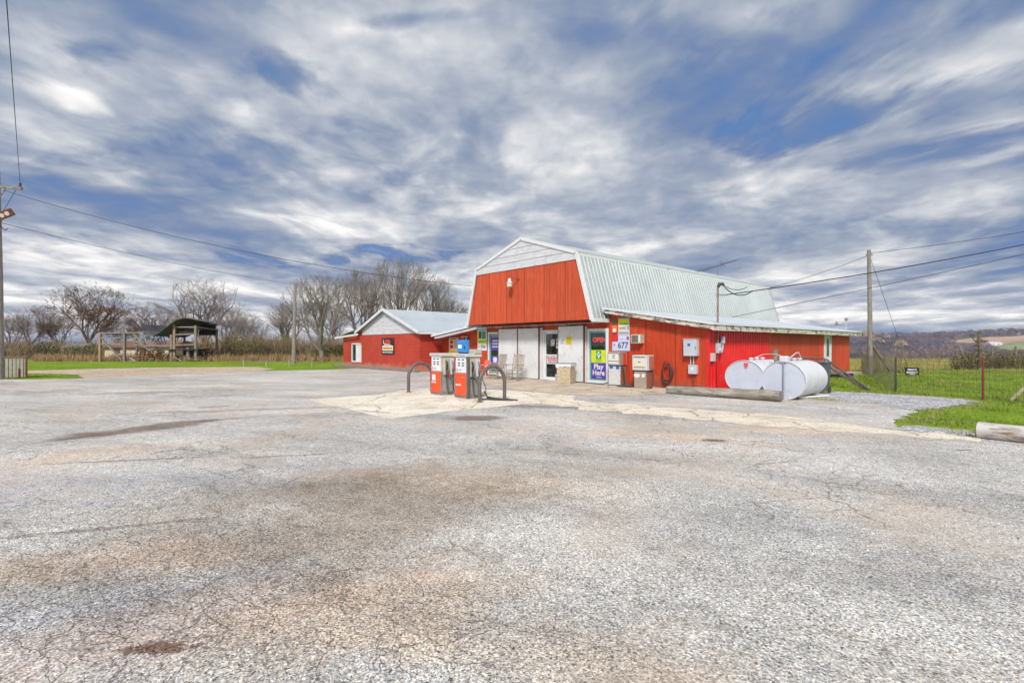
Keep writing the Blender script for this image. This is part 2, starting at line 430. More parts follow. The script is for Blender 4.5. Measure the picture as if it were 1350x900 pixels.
lav = flat('lavender_sign', (.60, .64, .82), .4)
teal = flat('teal_frame', (.16, .36, .36), .4)
navy = flat('navy_print', (.03, .05, .16), .5)
orange_s = flat('orange_sign', (.80, .20, .02), .4)
cyan_s = flat('cyan_sign', (.12, .40, .55), .4)
bin_grey = simple('bin_plastic', (.10, .11, .13), .45, 0, .1, 4)
dirt_brown = flat('brown_glass_box', (.12, .05, .03), .5)
leafy = simple('ivy_green', (.06, .10, .02), .7, 0, .5, 9)
m, n, b = base_mat('neon_red'); b.inputs['Base Color'].default_value = (.6, .02, .01, 1)
b.inputs['Emission Color'].default_value = (1, .05, .02, 1); b.inputs['Emission Strength'].default_value = 1.6; neon = m
m, n, b = base_mat('lamp_lens'); b.inputs['Base Color'].default_value = (.62, .6, .48, 1); b.inputs['Roughness'].default_value = .2; lens_m = m
def glass_mat():
    m = bpy.data.materials.new('window_glass'); m.use_nodes = True; nt_ = m.node_tree; nt_.nodes.clear(); n = N(nt_)
    t = n.node('ShaderNodeBsdfTransparent'); t.inputs[0].default_value = (.62, .68, .68, 1)
    g = n.node('ShaderNodeBsdfGlossy'); g.inputs['Roughness'].default_value = .03; g.inputs['Color'].default_value = (.9, .95, 1, 1)
    lw = n.node('ShaderNodeLayerWeight'); lw.inputs[0].default_value = .25
    mx = n.node('ShaderNodeMixShader'); nt_.links.new(n.m('ADD', n.m('MULTIPLY', lw.outputs[0], .6), .06), mx.inputs[0])
    nt_.links.new(t.outputs[0], mx.inputs[1]); nt_.links.new(g.outputs[0], mx.inputs[2])
    o = n.node('ShaderNodeOutputMaterial'); nt_.links.new(mx.outputs[0], o.inputs[0]); return m
glass = glass_mat()
def colattr(name, rough=.85, var=.25, scale=6, trans=0):
    m, n, b = base_mat(name); a = n.attr('Col')
    f = n.noise(n.obj(), scale, 2)
    cl = n.mix(1.0, a, n.ramp(f, [(.3, (1-var,)*3), (.7, (1+var,)*3)]), 'MULTIPLY')
    _set(m.node_tree, b.inputs['Base Color'], cl); b.inputs['Roughness'].default_value = rough
    b.inputs['Specular IOR Level'].default_value = .15
    return m
plant_m = colattr('plant_tissue')
wood_far = colattr('far_wood', .9, .3, .02)
bark = wood_mat('bark', (.21, .155, .115), (.08, .055, .04), (3, 3, 1), 3)
bark_l = wood_mat('pale_bark', (.28, .235, .195), (.12, .095, .08), (3, 3, 1), 3)
leaf_rust = simple('rust_leaves', (.20, .10, .05), .8, 0, .5, 1.2)

# asphalt -----------------------------------------------------------
def asphalt_mat():
    m, n, b = base_mat('worn_asphalt'); nt_ = m.node_tree; o = n.obj(); s3 = n.sep(o)
    c1 = n.sep(n.vor(o, 115, 'F1', 'Color'))
    stone = n.ramp(c1[0], [(.0, .12), (.12, .26), (.32, .42), (.62, .56), (.84, .70), (.95, .88)])
    tint = n.ramp(c1[1], [(.0, (1.15, 1.02, .84)), (.5, (1.03, 1, .93)), (1, (.96, .98, 1.0))])
    stone = n.mix(1.0, stone, tint, 'MULTIPLY'); stone = n.mix(1.0, stone, (.94, .94, .95), 'MULTIPLY')
    c2 = n.sep(n.vor(n.v('ADD', o, (7.3, 2.1, 0)), 70, 'F1', 'Color'))
    stone = n.mix(n.step(c2[0], .86, .9), stone, n.ramp(c2[1], [(.0, (.12, .11, .10)), (.5, (.48, .45, .42)), (1, (.85, .82, .79))]))
    grit = n.noise(o, 48, 5, .75)
    cl = n.mix(1.0, stone, n.ramp(grit, [(.32, .46), (.5, 1.0), (.66, 1.40)]), 'MULTIPLY')
    clump = n.noise(o, 7.0, 6, .72, .2)
    cl = n.mix(1.0, cl, n.ramp(clump, [(.34, .78), (.5, 1.0), (.66, 1.16)]), 'MULTIPLY')
    big1 = n.noise(o, .28, 6, .62, .6)
    cl = n.mix(1.0, cl, n.ramp(big1, [(.32, .74), (.5, 1.02), (.68, 1.2)]), 'MULTIPLY')
    # wheel-worn streaks along the traffic direction
    a_ = R(28); u_ = n.m('ADD', n.m('MULTIPLY', s3[0], math.cos(a_)), n.m('MULTIPLY', s3[1], math.sin(a_)))
    v_ = n.m('SUBTRACT', n.m('MULTIPLY', s3[1], math.cos(a_)), n.m('MULTIPLY', s3[0], math.sin(a_)))
    st = n.noise(n.comb(n.m('MULTIPLY', u_, .25), v_, 0), .9, 6, .65, .4)
    cl = n.mix(1.0, cl, n.ramp(st, [(.34, .78), (.5, 1.0), (.66, 1.14)]), 'MULTIPLY')
    # tan dust
    t1 = n.noise(n.v('ADD', o, (31, 5, 0)), .33, 6, .65, .8)
    cl = n.mix(n.m('MULTIPLY', n.step(t1, .46, .64), .7), cl, n.mix(.5, cl, (.60, .47, .35)))
    wob = n.noisec(o, .9, 5); wob2 = n.noise(o, 2.5, 6, .7)
    def stain(px_, py_, rx, ry, ang, colr, amt, soft=.35, wobble=.9):
        nonlocal cl
        c0 = G(px_, py_); q = n.v('SUBTRACT', o, (c0.x, c0.y, 0))
        q = n.v('ADD', q, n.v('SCALE', n.v('SUBTRACT', wob, (.5, .5, .5)), scale=wobble*ry*3))
        sx_, sy_, _ = n.sep(q); ca_, sa_ = math.cos(ang), math.sin(ang)
        uu = n.m('DIVIDE', n.m('ADD', n.m('MULTIPLY', sx_, ca_), n.m('MULTIPLY', sy_, sa_)), rx)
        vv = n.m('DIVIDE', n.m('SUBTRACT', n.m('MULTIPLY', sy_, ca_), n.m('MULTIPLY', sx_, sa_)), ry)
        r_ = n.v('LENGTH', n.comb(uu, vv, 0))
        r_ = n.m('ADD', r_, n.m('MULTIPLY', n.m('SUBTRACT', wob2, .5), 1.4))
        if ry < .25: r_ = n.m('ADD', r_, n.m('MULTIPLY', n.m('SUBTRACT', n.noise(o, .9/ry, 5, .7), .5), 2.6))
        cl = n.mix(n.m('MULTIPLY', n.step(r_, 1.0+soft, 1.0-soft), amt), cl, n.mix(1.0, cl, colr, 'MULTIPLY'))
    def seg_angle(p, q): a = G(*p); b2 = G(*q); return math.atan2(b2.y-a.y, b2.x-a.x), (b2-a).length/2
    ag, hl = seg_angle((100, 577), (330, 549)); stain(205, 563, hl*1.05, .36, ag, (.40, .32, .27), .9)
    ag, hl = seg_angle((40, 608), (250, 585)); stain(140, 596, hl, .5, ag, (1.0, .84, .72), .7, .6)
    ag, hl = seg_angle((120, 520), (270, 517)); stain(200, 517, hl, .24, ag, (.5, .44, .40), .8)
    stain(330, 540, 2.2, .22, ag, (.6, .54, .5), .7)
    stain(470, 545, 2.0, .3, ag, (.8, .76, .72), .7)
    stain(330, 505, 4.0, .4, ag, (.72, .68, .66), .6)
    stain(215, 850, .17, .06, YAW+.1, (.38, .28, .23), .95, .2)
    stain(160, 607, .9, .05, ag, (.5, .42, .38), .8)
    stain(380, 600, .8, .05, ag, (.55, .48, .43), .7)
    stain(100, 700, 1.1, .05, ag+.1, (.5, .46, .45), .7)
    ag, hl = seg_angle((590, 552), (672, 551)); stain(632, 551, hl*.95, .30, ag, (.44, .37, .33), .9)
    stain(690, 535, 1.3, .3, ag-.4, (.55, .52, .52), .7)
    stain(942, 581, .2, .12, YAW, (.3, .24, .22), .95, .3)
    stain(1271, 593, .13, .05, YAW, (.3, .27, .27), .95, .3)
    stain(880, 575, 1.2, .5, .3, (1.05, .9, .78), .6, .5)
    stain(480, 680, 1.7, 1.0, YAW+.5, (.62, .55, .48), .85, .6)
    stain(620, 630, 1.6, .7, YAW+.2, (.72, .66, .58), .7, .6)
    stain(520, 800, .9, .35, YAW+.4, (1.12, .94, .78), .8, .6)
    stain(130, 740, 1.0, .3, YAW+.2, (1.15, .95, .80), .6, .6)
    stain(740, 860, .7, .25, YAW-.2, (1.1, .97, .84), .6, .6)
    stain(1050, 570, 1.6, .35, YAW-.6, (1.1, .92, .80), .7, .6)
    stain(400, 640, 1.8, .5, YAW+.6, (.70, .66, .62), .65, .6)
    stain(300, 800, 1.2, .3, YAW+.5, (1.1, .95, .82), .7, .6)
    stain(1240, 760, .8, .4, YAW-.4, (.68, .68, .70), .6, .6)
    stain(700, 640, 1.4, .5, YAW-.2, (1.15, 1.05, .95), .6, .6)
    stain(830, 545, 1.6, .35, YAW-.75, (.8, .77, .76), .6, .5)
    stain(60, 640, 3.0, .7, YAW+.3, (.92, .96, 1.08), .6, .6)
    stain(90, 830, 1.3, .5, YAW+.4, (.86, .88, 1.0), .6, .6)
    stain(1000, 690, 2.2, .5, YAW-.3, (.82, .83, .86), .5, .7)
    stain(1180, 640, 2.0, .3, YAW-.5, (.80, .80, .84), .5, .6)
    # small patches far left
    sp = n.vor(n.v('ADD', n.v('MULTIPLY', o, (.9, .45, 1)), n.v('SCALE', wob, scale=.8)), .8)
    far = n.step(n.sep(o)[0], 2.0, -4.0)
    cl = n.mix(n.m('MULTIPLY', n.m('MULTIPLY', n.step(sp, .16, .08), far), .6), cl, (.10, .085, .08))
    # cracks
    wv = n.v('ADD', o, n.v('SCALE', n.noisec(o, 2.2, 4), scale=.55))
    e1 = n.vor(wv, .8, 'DISTANCE_TO_EDGE'); e2 = n.vor(n.v('ADD', wv, (3, 9, 0)), 2.6, 'DISTANCE_TO_EDGE')
    mk = n.noise(o, .35, 3, .6)
    k1 = n.m('MULTIPLY', n.step(e1, .014, .003), n.step(mk, .46, .58)); k2 = n.m('MULTIPLY', n.step(e2, .022, .005), n.step(mk, .52, .60))
    cz = G(110, 770); dl = n.m('ADD', n.v('LENGTH', n.v('SUBTRACT', o, (cz.x, cz.y, 0))), n.m('MULTIPLY', n.noise(o, 1.1, 4, .6), 2.2))
    e3 = n.vor(n.v('ADD', n.v('MULTIPLY', wv, (1, 1.7, 1)), (5, 2, 0)), 3.4, 'DISTANCE_TO_EDGE')
    k2 = n.m('MAXIMUM', k2, n.m('MULTIPLY', n.step(e3, .026, .004), n.step(dl, 3.2, 2.2)))
    cz = G(330, 880); dl = n.m('ADD', n.v('LENGTH', n.v('SUBTRACT', o, (cz.x, cz.y, 0))), n.m('MULTIPLY', n.noise(o, 1.3, 4, .6), 2.0))
    e4 = n.vor(n.v('ADD', n.v('MULTIPLY', wv, (1, 1.3, 1)), (1, 8, 0)), 2.4, 'DISTANCE_TO_EDGE')
    k2 = n.m('MAXIMUM', k2, n.m('MULTIPLY', n.step(e4, .016, .002), n.step(dl, 2.6, 1.8)))
    kk = n.m('MAXIMUM', k1, k2)
    cl = n.mix(n.m('MULTIPLY', kk, .50), cl, (.08, .065, .055))
    _set(nt_, b.inputs['Base Color'], cl)
    b.inputs['Roughness'].default_value = .85; b.inputs['Specular IOR Level'].default_value = .25
    h = n.m('ADD', n.m('MULTIPLY', n.vor(o, 62), -.6), n.m('MULTIPLY', grit, .8))
    _set(nt_, b.inputs['Normal'], n.bump(n.m('SUBTRACT', h, n.m('MULTIPLY', kk, 1.5)), .55, .008))
    return m
asphalt = asphalt_mat()

def concrete_mat(name, c1, c2, c3, amt=.5, sc=1.0):
    m, n, b = base_mat(name); o = n.obj()
    f = n.noise(o, .7*sc, 7, .68, .5); g = n.noise(o, 26, 5, .75)
    cl = n.ramp(f, [(.30, c3), (.45, c2), (.60, c1)])
    cl = n.mix(1.0, cl, n.ramp(g, [(.33, .68), (.5, 1.0), (.67, 1.2)]), 'MULTIPLY')
    st = n.sep(n.vor(o, 50, 'F1', 'Color'))[0]
    cl = n.mix(1.0, cl, n.ramp(st, [(0, .75), (.5, 1), (1, 1.2)]), 'MULTIPLY')
    w1 = n.v('ADD', o, n.v('SCALE', n.noisec(o, 1.8, 4), scale=.5))
    e = n.step(n.vor(w1, .5, 'DISTANCE_TO_EDGE'), .014, .004)
    cl = n.mix(n.m('MULTIPLY', e, .6), cl, (.10, .08, .06))
    d1 = n.noise(n.v('ADD', o, (9, 3, 0)), 1.6*sc, 6, .7, .5)
    cl = n.mix(n.m('MULTIPLY', n.step(d1, .54, .66), amt), cl, (.27, .22, .17))
    _set(m.node_tree, b.inputs['Base Color'], cl); b.inputs['Roughness'].default_value = .9; b.inputs['Specular IOR Level'].default_value = .2
    _set(m.node_tree, b.inputs['Normal'], n.bump(g, .4, .006))
    return m
pad_m = concrete_mat('pad_concrete', (.84, .78, .66), (.76, .68, .55), (.58, .49, .38), .4)
apron_m = concrete_mat('apron_concrete', (.62, .54, .42), (.54, .45, .35), (.38, .32, .26), .5, 1.4)
strip_m = concrete_mat('strip_concrete', (.80, .72, .58), (.72, .63, .50), (.50, .44, .37), .3, 1.6)
def gravel_mat(name, cs, scale=22):
    m, n, b = base_mat(name); o = n.obj(); c = n.sep(n.vor(o, scale, 'F1', 'Color'))
    cl = n.ramp(c[0], [(i/(len(cs)-1), q) for i, q in enumerate(cs)])
    cl = n.mix(1.0, cl, n.ramp(n.noise(o, 1.2, 5, .6), [(.3, .8), (.7, 1.15)]), 'MULTIPLY')
    _set(m.node_tree, b.inputs['Base Color'], cl); b.inputs['Roughness'].default_value = .9
    _set(m.node_tree, b.inputs['Normal'], n.bump(n.vor(o, scale), .8, .03)); return m
gravel = gravel_mat('grey_gravel', [(.14, .135, .135), (.36, .355, .355), (.52, .515, .52), (.76, .76, .78)])
tan_gravel = gravel_mat('tan_gravel', [(.26, .19, .13), (.50, .38, .26), (.60, .47, .33), (.66, .55, .42)], 14)
def ground_mat():
    m, n, b = base_mat('grass_ground'); o = n.obj(); s3 = n.sep(o)
    f = n.noise(o, .35, 6, .65); g = n.noise(o, 9, 5, .75)
    green = n.ramp(f, [(.32, (.13, .20, .015)), (.5, (.18, .28, .018)), (.68, (.25, .35, .025))])
    green = n.mix(1.0, green, n.ramp(g, [(.3, .6), (.5, 1.0), (.68, 1.4)]), 'MULTIPLY')
    # pasture beyond about 34 m: yellow, unmown
    X = n.m('SUBTRACT', s3[0], CAM[0]); Y = n.m('SUBTRACT', s3[1], CAM[1])
    Yc = n.m('ADD', n.m('MULTIPLY', X, FW.x), n.m('MULTIPLY', Y, FW.y))
    Xc = n.m('ADD', n.m('MULTIPLY', X, RT.x), n.m('MULTIPLY', Y, RT.y))
    past = n.ramp(n.noise(n.v('MULTIPLY', o, (1, 1, 1)), .12, 6, .65), [(.35, (.22, .21, .05)), (.55, (.34, .31, .09)), (.7, (.42, .36, .14))])
    past = n.mix(1.0, past, n.ramp(g, [(.3, .75), (.68, 1.25)]), 'MULTIPLY')
    k = n.m('MULTIPLY', n.step(n.m('ADD', Yc, n.m('MULTIPLY', f, 4)), 31, 34), n.step(Xc, 2, 10))
    cl = n.mix(k, green, past)
    far_ = n.step(n.m('ADD', n.m('MULTIPLY', Xc, .7), n.m('MULTIPLY', Yc, .7)), 66, 76)
    cl = n.mix(far_, cl, n.ramp(n.noise(o, .01, 5, .6), [(.35, (.085, .065, .055)), (.65, (.16, .12, .09))]))
    dead = n.noise(o, 1.3, 6, .7)
    cl = n.mix(n.m('MULTIPLY', n.step(dead, .56, .72), .5), cl, (.26, .22, .10))
    lf = n.m('MULTIPLY', n.step(Xc, -12, -20), n.step(Yc, 52, 56))
    cl = n.mix(lf, cl, (.16, .12, .07))
    _set(m.node_tree, b.inputs['Base Color'], cl); b.inputs['Roughness'].default_value = .9; b.inputs['Specular IOR Level'].default_value = .1
    _set(m.node_tree, b.inputs['Normal'], n.bump(g, .6, .05)); return m
ground_m = ground_mat()

# ------------------------------------------------------------------ terrain
def sstep(a, b, x):
    t = min(1, max(0, (x-a)/(b-a))); return t*t*(3-2*t)
def hn(x, y):
    return math.sin(x*.0061+1.3)*math.cos(y*.0053+.4)+.5*math.sin(x*.013+y*.011+2.0)+.3*math.sin(x*.021-y*.017)
def terrain(X, Y):                # camera frame
    dd = .7*X+.7*Y
    if Y < 1: dd = min(dd, .7*X+.7) if X > 0 else dd
    z = -17*sstep(66, 190, dd)
    side = (X-Y)/max(200, X+Y)     # -1..+1 : to the left .. to the right
    ridge = 3+13*sstep(-.42, .05, side)
    z += (17+ridge)*sstep(420, 1150, dd) + 3.6*hn(X*1.6, Y*1.3)*sstep(250, 600, dd)
    z -= 60*sstep(1250, 2600, dd)
    return z
g = MB(); radii = [0, 4, 8, 14, 20, 28, 38, 50, 60, 70, 80, 92, 106, 122, 140, 165, 195, 230, 275, 330, 390, 450, 520, 590, 660, 730, 800, 870, 940, 1010, 1080, 1160, 1250, 1400, 1600]
NA = 220
for i, r_ in enumerate(radii):
    for j in range(NA):
        q = 2*PI*j/NA; X, Y = r_*math.cos(q), r_*math.sin(q); p = C(X, Y)
        g.v.append((p.x, p.y, terrain(X, Y)-(.012 if r_ < 60 else 0)))
for i in range(len(radii)-1):
    for j in range(NA):
        j2 = (j+1) % NA
        g.f.append((i*NA+j, (i+1)*NA+j, (i+1)*NA+j2, i*NA+j2))
tag(g.build('ground', ground_m, smooth=True), kind='structure')

rnd = random.Random(5)
def rough_poly(pts, z, step=.35, amp=.06, seed=1):
    r_ = random.Random(seed); out = []
    for i, a in enumerate(pts):
        b_ = pts[(i+1) % len(pts)]; a = Vector(a); b_ = Vector(b_); L = (b_-a).length; k = max(1, min(80, int(L/step)))
        nn = Vector((-(b_-a).y, (b_-a).x)).normalized()
        for q in range(k):
            off = r_.gauss(0, amp) if q else 0
            p = a.lerp(b_, q/k)+nn*off; out.append((p.x, p.y, z))
    return out
def sheet(name, pts, mat, z, step=.35, amp=.06, seed=1):
    from mathutils.geometry import tessellate_polygon
    vv = rough_poly(pts, z, step, amp, seed)
    tris = [tuple(t_) for t_ in tessellate_polygon([[Vector(p) for p in vv]])]
    A = 0; out = []
    for t_ in tris:
        p, q, r_ = (vv[i] for i in t_); k = (q[0]-p[0])*(r_[1]-p[1])-(q[1]-p[1])*(r_[0]-p[0])
        if abs(k) < 1e-9: continue
        A += abs(k)/2; out.append(t_ if k > 0 else t_[::-1])
    sh_ = abs(sum(vv[i][0]*vv[(i+1) % len(vv)][1]-vv[(i+1) % len(vv)][0]*vv[i][1] for i in range(len(vv))))/2
    print(name, 'area', round(A, 2), round(sh_, 2))
    me = bpy.data.meshes.new(name); me.from_pydata(vv, [], out); me.update()
    me.materials.append(mat); o = bpy.data.objects.new(name, me); col.objects.link(o)
    return tag(o, kind='structure')
asp = [C(-60, 26), G(45, 500), G(105, 498.5), G(200, 495), G(270, 491), G(330, 489.5), G(450, 486.5), (-23.9, 4), (5.5, 4.0), (6.9, 2.3), (7.6, 1.6), (8.07, -.23), (9.9, -.5), (10.0, -1.3), (10.12, -3.77), (10.3, -4.65), (11.44, -4.9), (14.5, -4.7), (22, -5.5), (32, -9), (40, -22), (30, -42), (-10, -60), (-60, -50)]
sheet('asphalt_lot', asp, asphalt, -.001, .28, .10, 3)
pad = [G(405, 526), G(460, 539.5), G(513, 552), G(600, 541.5), G(700, 531.5), (3.6, -6.3), (2.2, -4.6), (-.2, -4.8), (-3.2, -6.2), (-3.0, -7.6), G(500, 520)]
sheet('concrete_pad', pad, pad_m, .003, .3, .03, 5)
apr = [(-8.0, -.0), (-7.6, -1.9), (-5.5, -2.9), (-3.2, -3.9), (-.2, -4.76), (2.1, -4.58), (3.4, -3.4), (3.8, -1.9), (4.6, -1.0), (4.3, .0)]
sheet('store_apron', apr, apron_m, .007, .25, .09, 6)
st_px = [(700, 522), (780, 530), (860, 535), (991, 545), (1076, 552), (1139, 562), (1215, 570), (1290, 576), (1290, 583), (1202, 576), (1076, 567), (928, 554), (850, 547), (780, 541), (720, 533)]
sheet('concrete_strip', [G(*p) for p in st_px], strip_m, .0035, .2, .11, 7)
gv_px = [(1091, 516), (1150, 518), (1215, 522), (1283, 527), (1275, 533), (1240, 537), (1212, 541), (1160, 533), (1104, 528.5), (1085, 524)]
sheet('gravel_patch', [G(*p) for p in gv_px], gravel, .003, .15, .09, 8)
gs_px = [(1178, 560), (1230, 563), (1286, 568), (1300, 576), (1250, 573), (1190, 567)]
sheet('gravel_edge', [G(*p) for p in gs_px], gravel, .003, .12, .08, 9)
tg_px = [(-120, 490.5), (47, 488.2), (140, 485.5), (240, 484), (335, 483.4), (365, 486), (330, 489.8), (270, 491.3), (200, 495.3), (110, 498.3), (106, 494.5), (80, 492.8), (47, 492.2), (-120, 494)]
sheet('gravel_drive', [G(*p) for p in tg_px], tan_gravel, .003, .8, .15, 10)

# ------------------------------------------------------------------ building helpers
def wall_open(mb, x0, x1, z0, z1, y0, y1, ops, axis='x'):
    xs = sorted({x0, x1, *[o[0] for o in ops], *[o[1] for o in ops]})
    def bx_(a, b_, c_, d_):
        if d_-c_ < .01 or b_-a < .005: return
        mb.box(a, b_, y0, y1, c_, d_) if axis == 'x' else mb.box(y0, y1, a, b_, c_, d_)
    for a, b_ in zip(xs[:-1], xs[1:]):
        mid = (a+b_)/2; z = z0
        for o in sorted([o for o in ops if o[0] < mid < o[1]], key=lambda o: o[2]):
            bx_(a, b_, z, o[2]); z = o[3]
        bx_(a, b_, z, z1)
def ribbed(mb, A, B_, C_, pitch=.23, rib=.025, width=.06, thick=.02):
    """sheet from edge A->B_ (across the ribs) and A->C_ (along the ribs)"""
    A = Vector(A); B_ = Vector(B_); C_ = Vector(C_); ac = B_-A; L = ac.length; ac.normalize(); al = C_-A
    nn = ac.cross(al).normalized()
    if nn.z < 0 or (abs(nn.z) < 1e-3 and nn.x < 0): nn = -nn
    prof = [(0, 0)]; t = pitch/2
    while t+width < L:
        prof += [(t-width/2, 0), (t-width/4, rib), (t+width/4, rib), (t+width/2, 0)]; t += pitch
    prof.append((L, 0)); v = []
    for base in (Vector((0, 0, 0)), al):
        for s_, h in prof: v.append(A+ac*s_+nn*h+base)
    k = len(prof); lo = [p-nn*thick for p in (A, B_, B_+al, A+al)]
    f = [(i, i+1, k+i+1, k+i) for i in range(k-1)]
    b0 = len(v); v += lo
    f += [(b0, b0+3, b0+2, b0+1), (0, b0, b0+1, k-1), (k, 2*k-1, b0+2, b0+3), (0, k, b0+3, b0), (k-1, b0+1, b0+2, 2*k-1)]
    mb.add(v, f)

# ------------------------------------------------------------------ the gambrel barn store
barn = thing('barn_store', 'red gambrel barn store with pale ribbed steel roof and white sliding panels along its front', 'barn store')
XL, XR, BL, BR, AX = -8.12, -.12, -7.38, -.92, -4.16
ZB, ZT, ZK, ZA = 2.56, 5.0, 5.28, 6.32
Yf, Yb = -.9, 17.8
m_ = MB(); m_.prism([(XL+.05, ZB), (XR-.05, ZB), (BR-.10, ZT), (BL+.06, ZT)], Yf, Yf+.08); m_.build('gable_wall', red_gable, barn)
m_ = MB()
rows = [ZT, ZT+.34, ZT+.63, ZT+.93, ZA-.03]
def gx(z):
    if z <= ZK: t = (z-ZB)/(ZK-ZB); return XL+(BL-XL)*t, XR+(BR-XR)*t
    t = (z-ZK)/(ZA-ZK); return BL+(AX-BL)*t, BR+(AX-BR)*t
for a, b_ in zip(rows[:-1], rows[1:]):
    zs = [a+.0] + ([ZK] if a < ZK < b_ else []) + [b_-.015]
    lft = [(gx(z)[0]+.03, z) for z in zs]; rgt = [(gx(z)[1]-.03, z) for z in zs]
    poly = [lft[0]]+rgt+lft[:0:-1] if True else 0
    m_.prism([lft[0]]+rgt+list(reversed(lft[1:])), Yf-.02, Yf+.06)
    # lap: bottom edge kicked out
    m_.box(gx(a)[0]+.05, gx(a)[1]-.05, Yf-.032, Yf-.02, a, a+.05)
m_.build('gable_siding', siding, barn)
m_ = MB(); m_.prism([(XL+.1, ZB), (XR-.1, ZB), (BR-.1, ZK-.03), (AX, ZA-.08), (BL+.1, ZK-.03)], Yf+.1, Yf+.14); m_.build('gable_backing', dark_gap, barn)
m_ = MB()
for a, b_ in (((XL, ZB-.02), (BL, ZK)), ((BL, ZK), (AX, ZA)), ((AX, ZA), (BR, ZK)), ((BR, ZK), (XR, ZB-.02))):
    m_.beam((a[0], Yf-.035, a[1]), (b_[0], Yf-.035, b_[1]), .06, .13, up=(0, 1, 0)) if False else m_.beam((a[0], Yf-.035, a[1]), (b_[0], Yf-.035, b_[1]), .14, .06, up=(0, 1, 0))
m_.build('rake_trim', trim, barn)
m_ = MB(); ribbed(m_, (XR+.04, Yf-.05, ZB), (XR+.04, Yb, ZB), (BR+.04, Yf-.05, ZK), .235, .028, .07)
m_.build('lower_roof_slope', metal_side, barn)
m_ = MB(); ribbed(m_, (XL-.04, Yb, ZB), (XL-.04, Yf-.05, ZB), (BL-.04, Yb, ZK), .235, .028, .07); m_.build('lower_roof_slope', metal_side, barn)
m_ = MB(); ribbed(m_, (BR+.10, Yf-.05, ZK), (BR+.10, Yb, ZK), (AX, Yf-.05, ZA+.03), .235, .028, .07); m_.build('upper_roof_slope', metal_side, barn)
m_ = MB(); ribbed(m_, (BL-.10, Yb, ZK), (BL-.10, Yf-.05, ZK), (AX, Yb, ZA+.03), .235, .028, .07); m_.build('upper_roof_slope', metal_side, barn)
m_ = MB(); m_.beam((BR+.075, Yf-.08, ZK-.055), (BR+.075, Yb+.02, ZK-.055), .03, .17); m_.beam((BL-.075, Yf-.08, ZK-.055), (BL-.075, Yb+.02, ZK-.055), .03, .17)
m_.build('roof_flashing', trim, barn)
MB().box(XR-.0, XR+.16, Yf-.06, .02, ZB-.10, ZB+.045).build('eave_box', trim, barn); MB().box(XL-.16, XL, Yf-.06, .02, ZB-.10, ZB+.045).build('eave_box', trim, barn)
m_ = MB(); m_.box(XL+.05, XR-.02, Yf+.1, .14, ZB+.0, ZB+.05); m_.build('soffit', dark_gap, barn)  # near-black underside paints in the shadow beneath the overhang
# far gable and body
m_ = MB(); m_.prism([(XL+.1, 0), (XR-.1, 0), (XR-.1, ZB), (BR-.1, ZK-.05), (AX, ZA-.06), (BL+.1, ZK-.05), (XL+.1, ZB)], Yb-.12, Yb-.04); m_.box(XL+.1, XL+.2, 1.2, Yb-.12, 0, ZB); m_.box(XR-.2, XR-.1, .3, Yb-.12, 0, ZB)
m_.build('back_wall', red_x, barn)
WL = -8.52
ops = [(-7.50, -6.62, .16, 2.12), (-3.58, -2.66, .06, 2.14), (-.98, -.12, .12, 2.12)]
m_ = MB(); wall_open(m_, WL, .06, 0, ZB-.01, 0, .12, ops); m_.box(WL, WL+.12, .12, 1.1, 0, 2.55)
m_.build('front_wall', red_x, barn)
# inside of the shop seen through the glass
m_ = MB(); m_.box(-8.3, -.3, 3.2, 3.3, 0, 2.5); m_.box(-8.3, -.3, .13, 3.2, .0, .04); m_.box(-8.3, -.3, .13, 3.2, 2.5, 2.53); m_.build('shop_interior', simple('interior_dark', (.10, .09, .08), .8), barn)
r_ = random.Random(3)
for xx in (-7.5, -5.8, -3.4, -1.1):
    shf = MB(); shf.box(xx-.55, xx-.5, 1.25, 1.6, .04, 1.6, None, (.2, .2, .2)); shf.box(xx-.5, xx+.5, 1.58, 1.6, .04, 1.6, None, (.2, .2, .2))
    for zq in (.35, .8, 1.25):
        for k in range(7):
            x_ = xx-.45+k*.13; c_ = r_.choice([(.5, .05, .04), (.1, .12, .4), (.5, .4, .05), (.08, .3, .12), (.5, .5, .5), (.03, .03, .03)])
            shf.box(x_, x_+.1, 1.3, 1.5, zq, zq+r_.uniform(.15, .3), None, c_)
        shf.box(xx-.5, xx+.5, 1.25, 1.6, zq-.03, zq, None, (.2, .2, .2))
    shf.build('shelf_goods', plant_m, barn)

def windowish(x0, x1, z0, z1, name, frame_m, y=0.0, parent=barn, fw=.09, mid=None, inner=.035):
    f = MB(); y0, y1 = y-.045, y+.02
    f.box(x0-fw, x0, y0, y1, z0-fw, z1+fw); f.box(x1, x1+fw, y0, y1, z0-fw, z1+fw); f.box(x0, x1, y0, y1, z1, z1+fw); f.box(x0, x1, y0, y1, z0-fw, z0)
    o = f.build(name, frame_m, parent, bevel=.006)
    s_ = MB(); s_.box(x0, x0+inner, y-.01, y+.06, z0, z1); s_.box(x1-inner, x1, y-.01, y+.06, z0, z1); s_.box(x0+inner, x1-inner, y-.01, y+.06, z1-inner, z1); s_.box(x0+inner, x1-inner, y-.01, y+.06, z0, z0+inner)
    if mid:
        for q in mid: s_.box(x0+inner, x1-inner, y-.01, y+.06, q, q+.06)
    s_.build('sash', teal if name != 'door' else white_paint, o)
    p = MB(); p.box(x0+inner, x1-inner, y+.02, y+.026, z0+inner, z1-inner); p.build('pane', glass, o)
    return o
windowish(-7.50, -6.62, .16, 2.12, 'window', white_paint, inner=.10)
windowish(-.98, -.12, .12, 2.12, 'window', white_paint, fw=.11, inner=.07)
dr = windowish(-3.58, -2.66, .06, 2.14, 'door', white_paint, mid=[1.08], inner=.08)
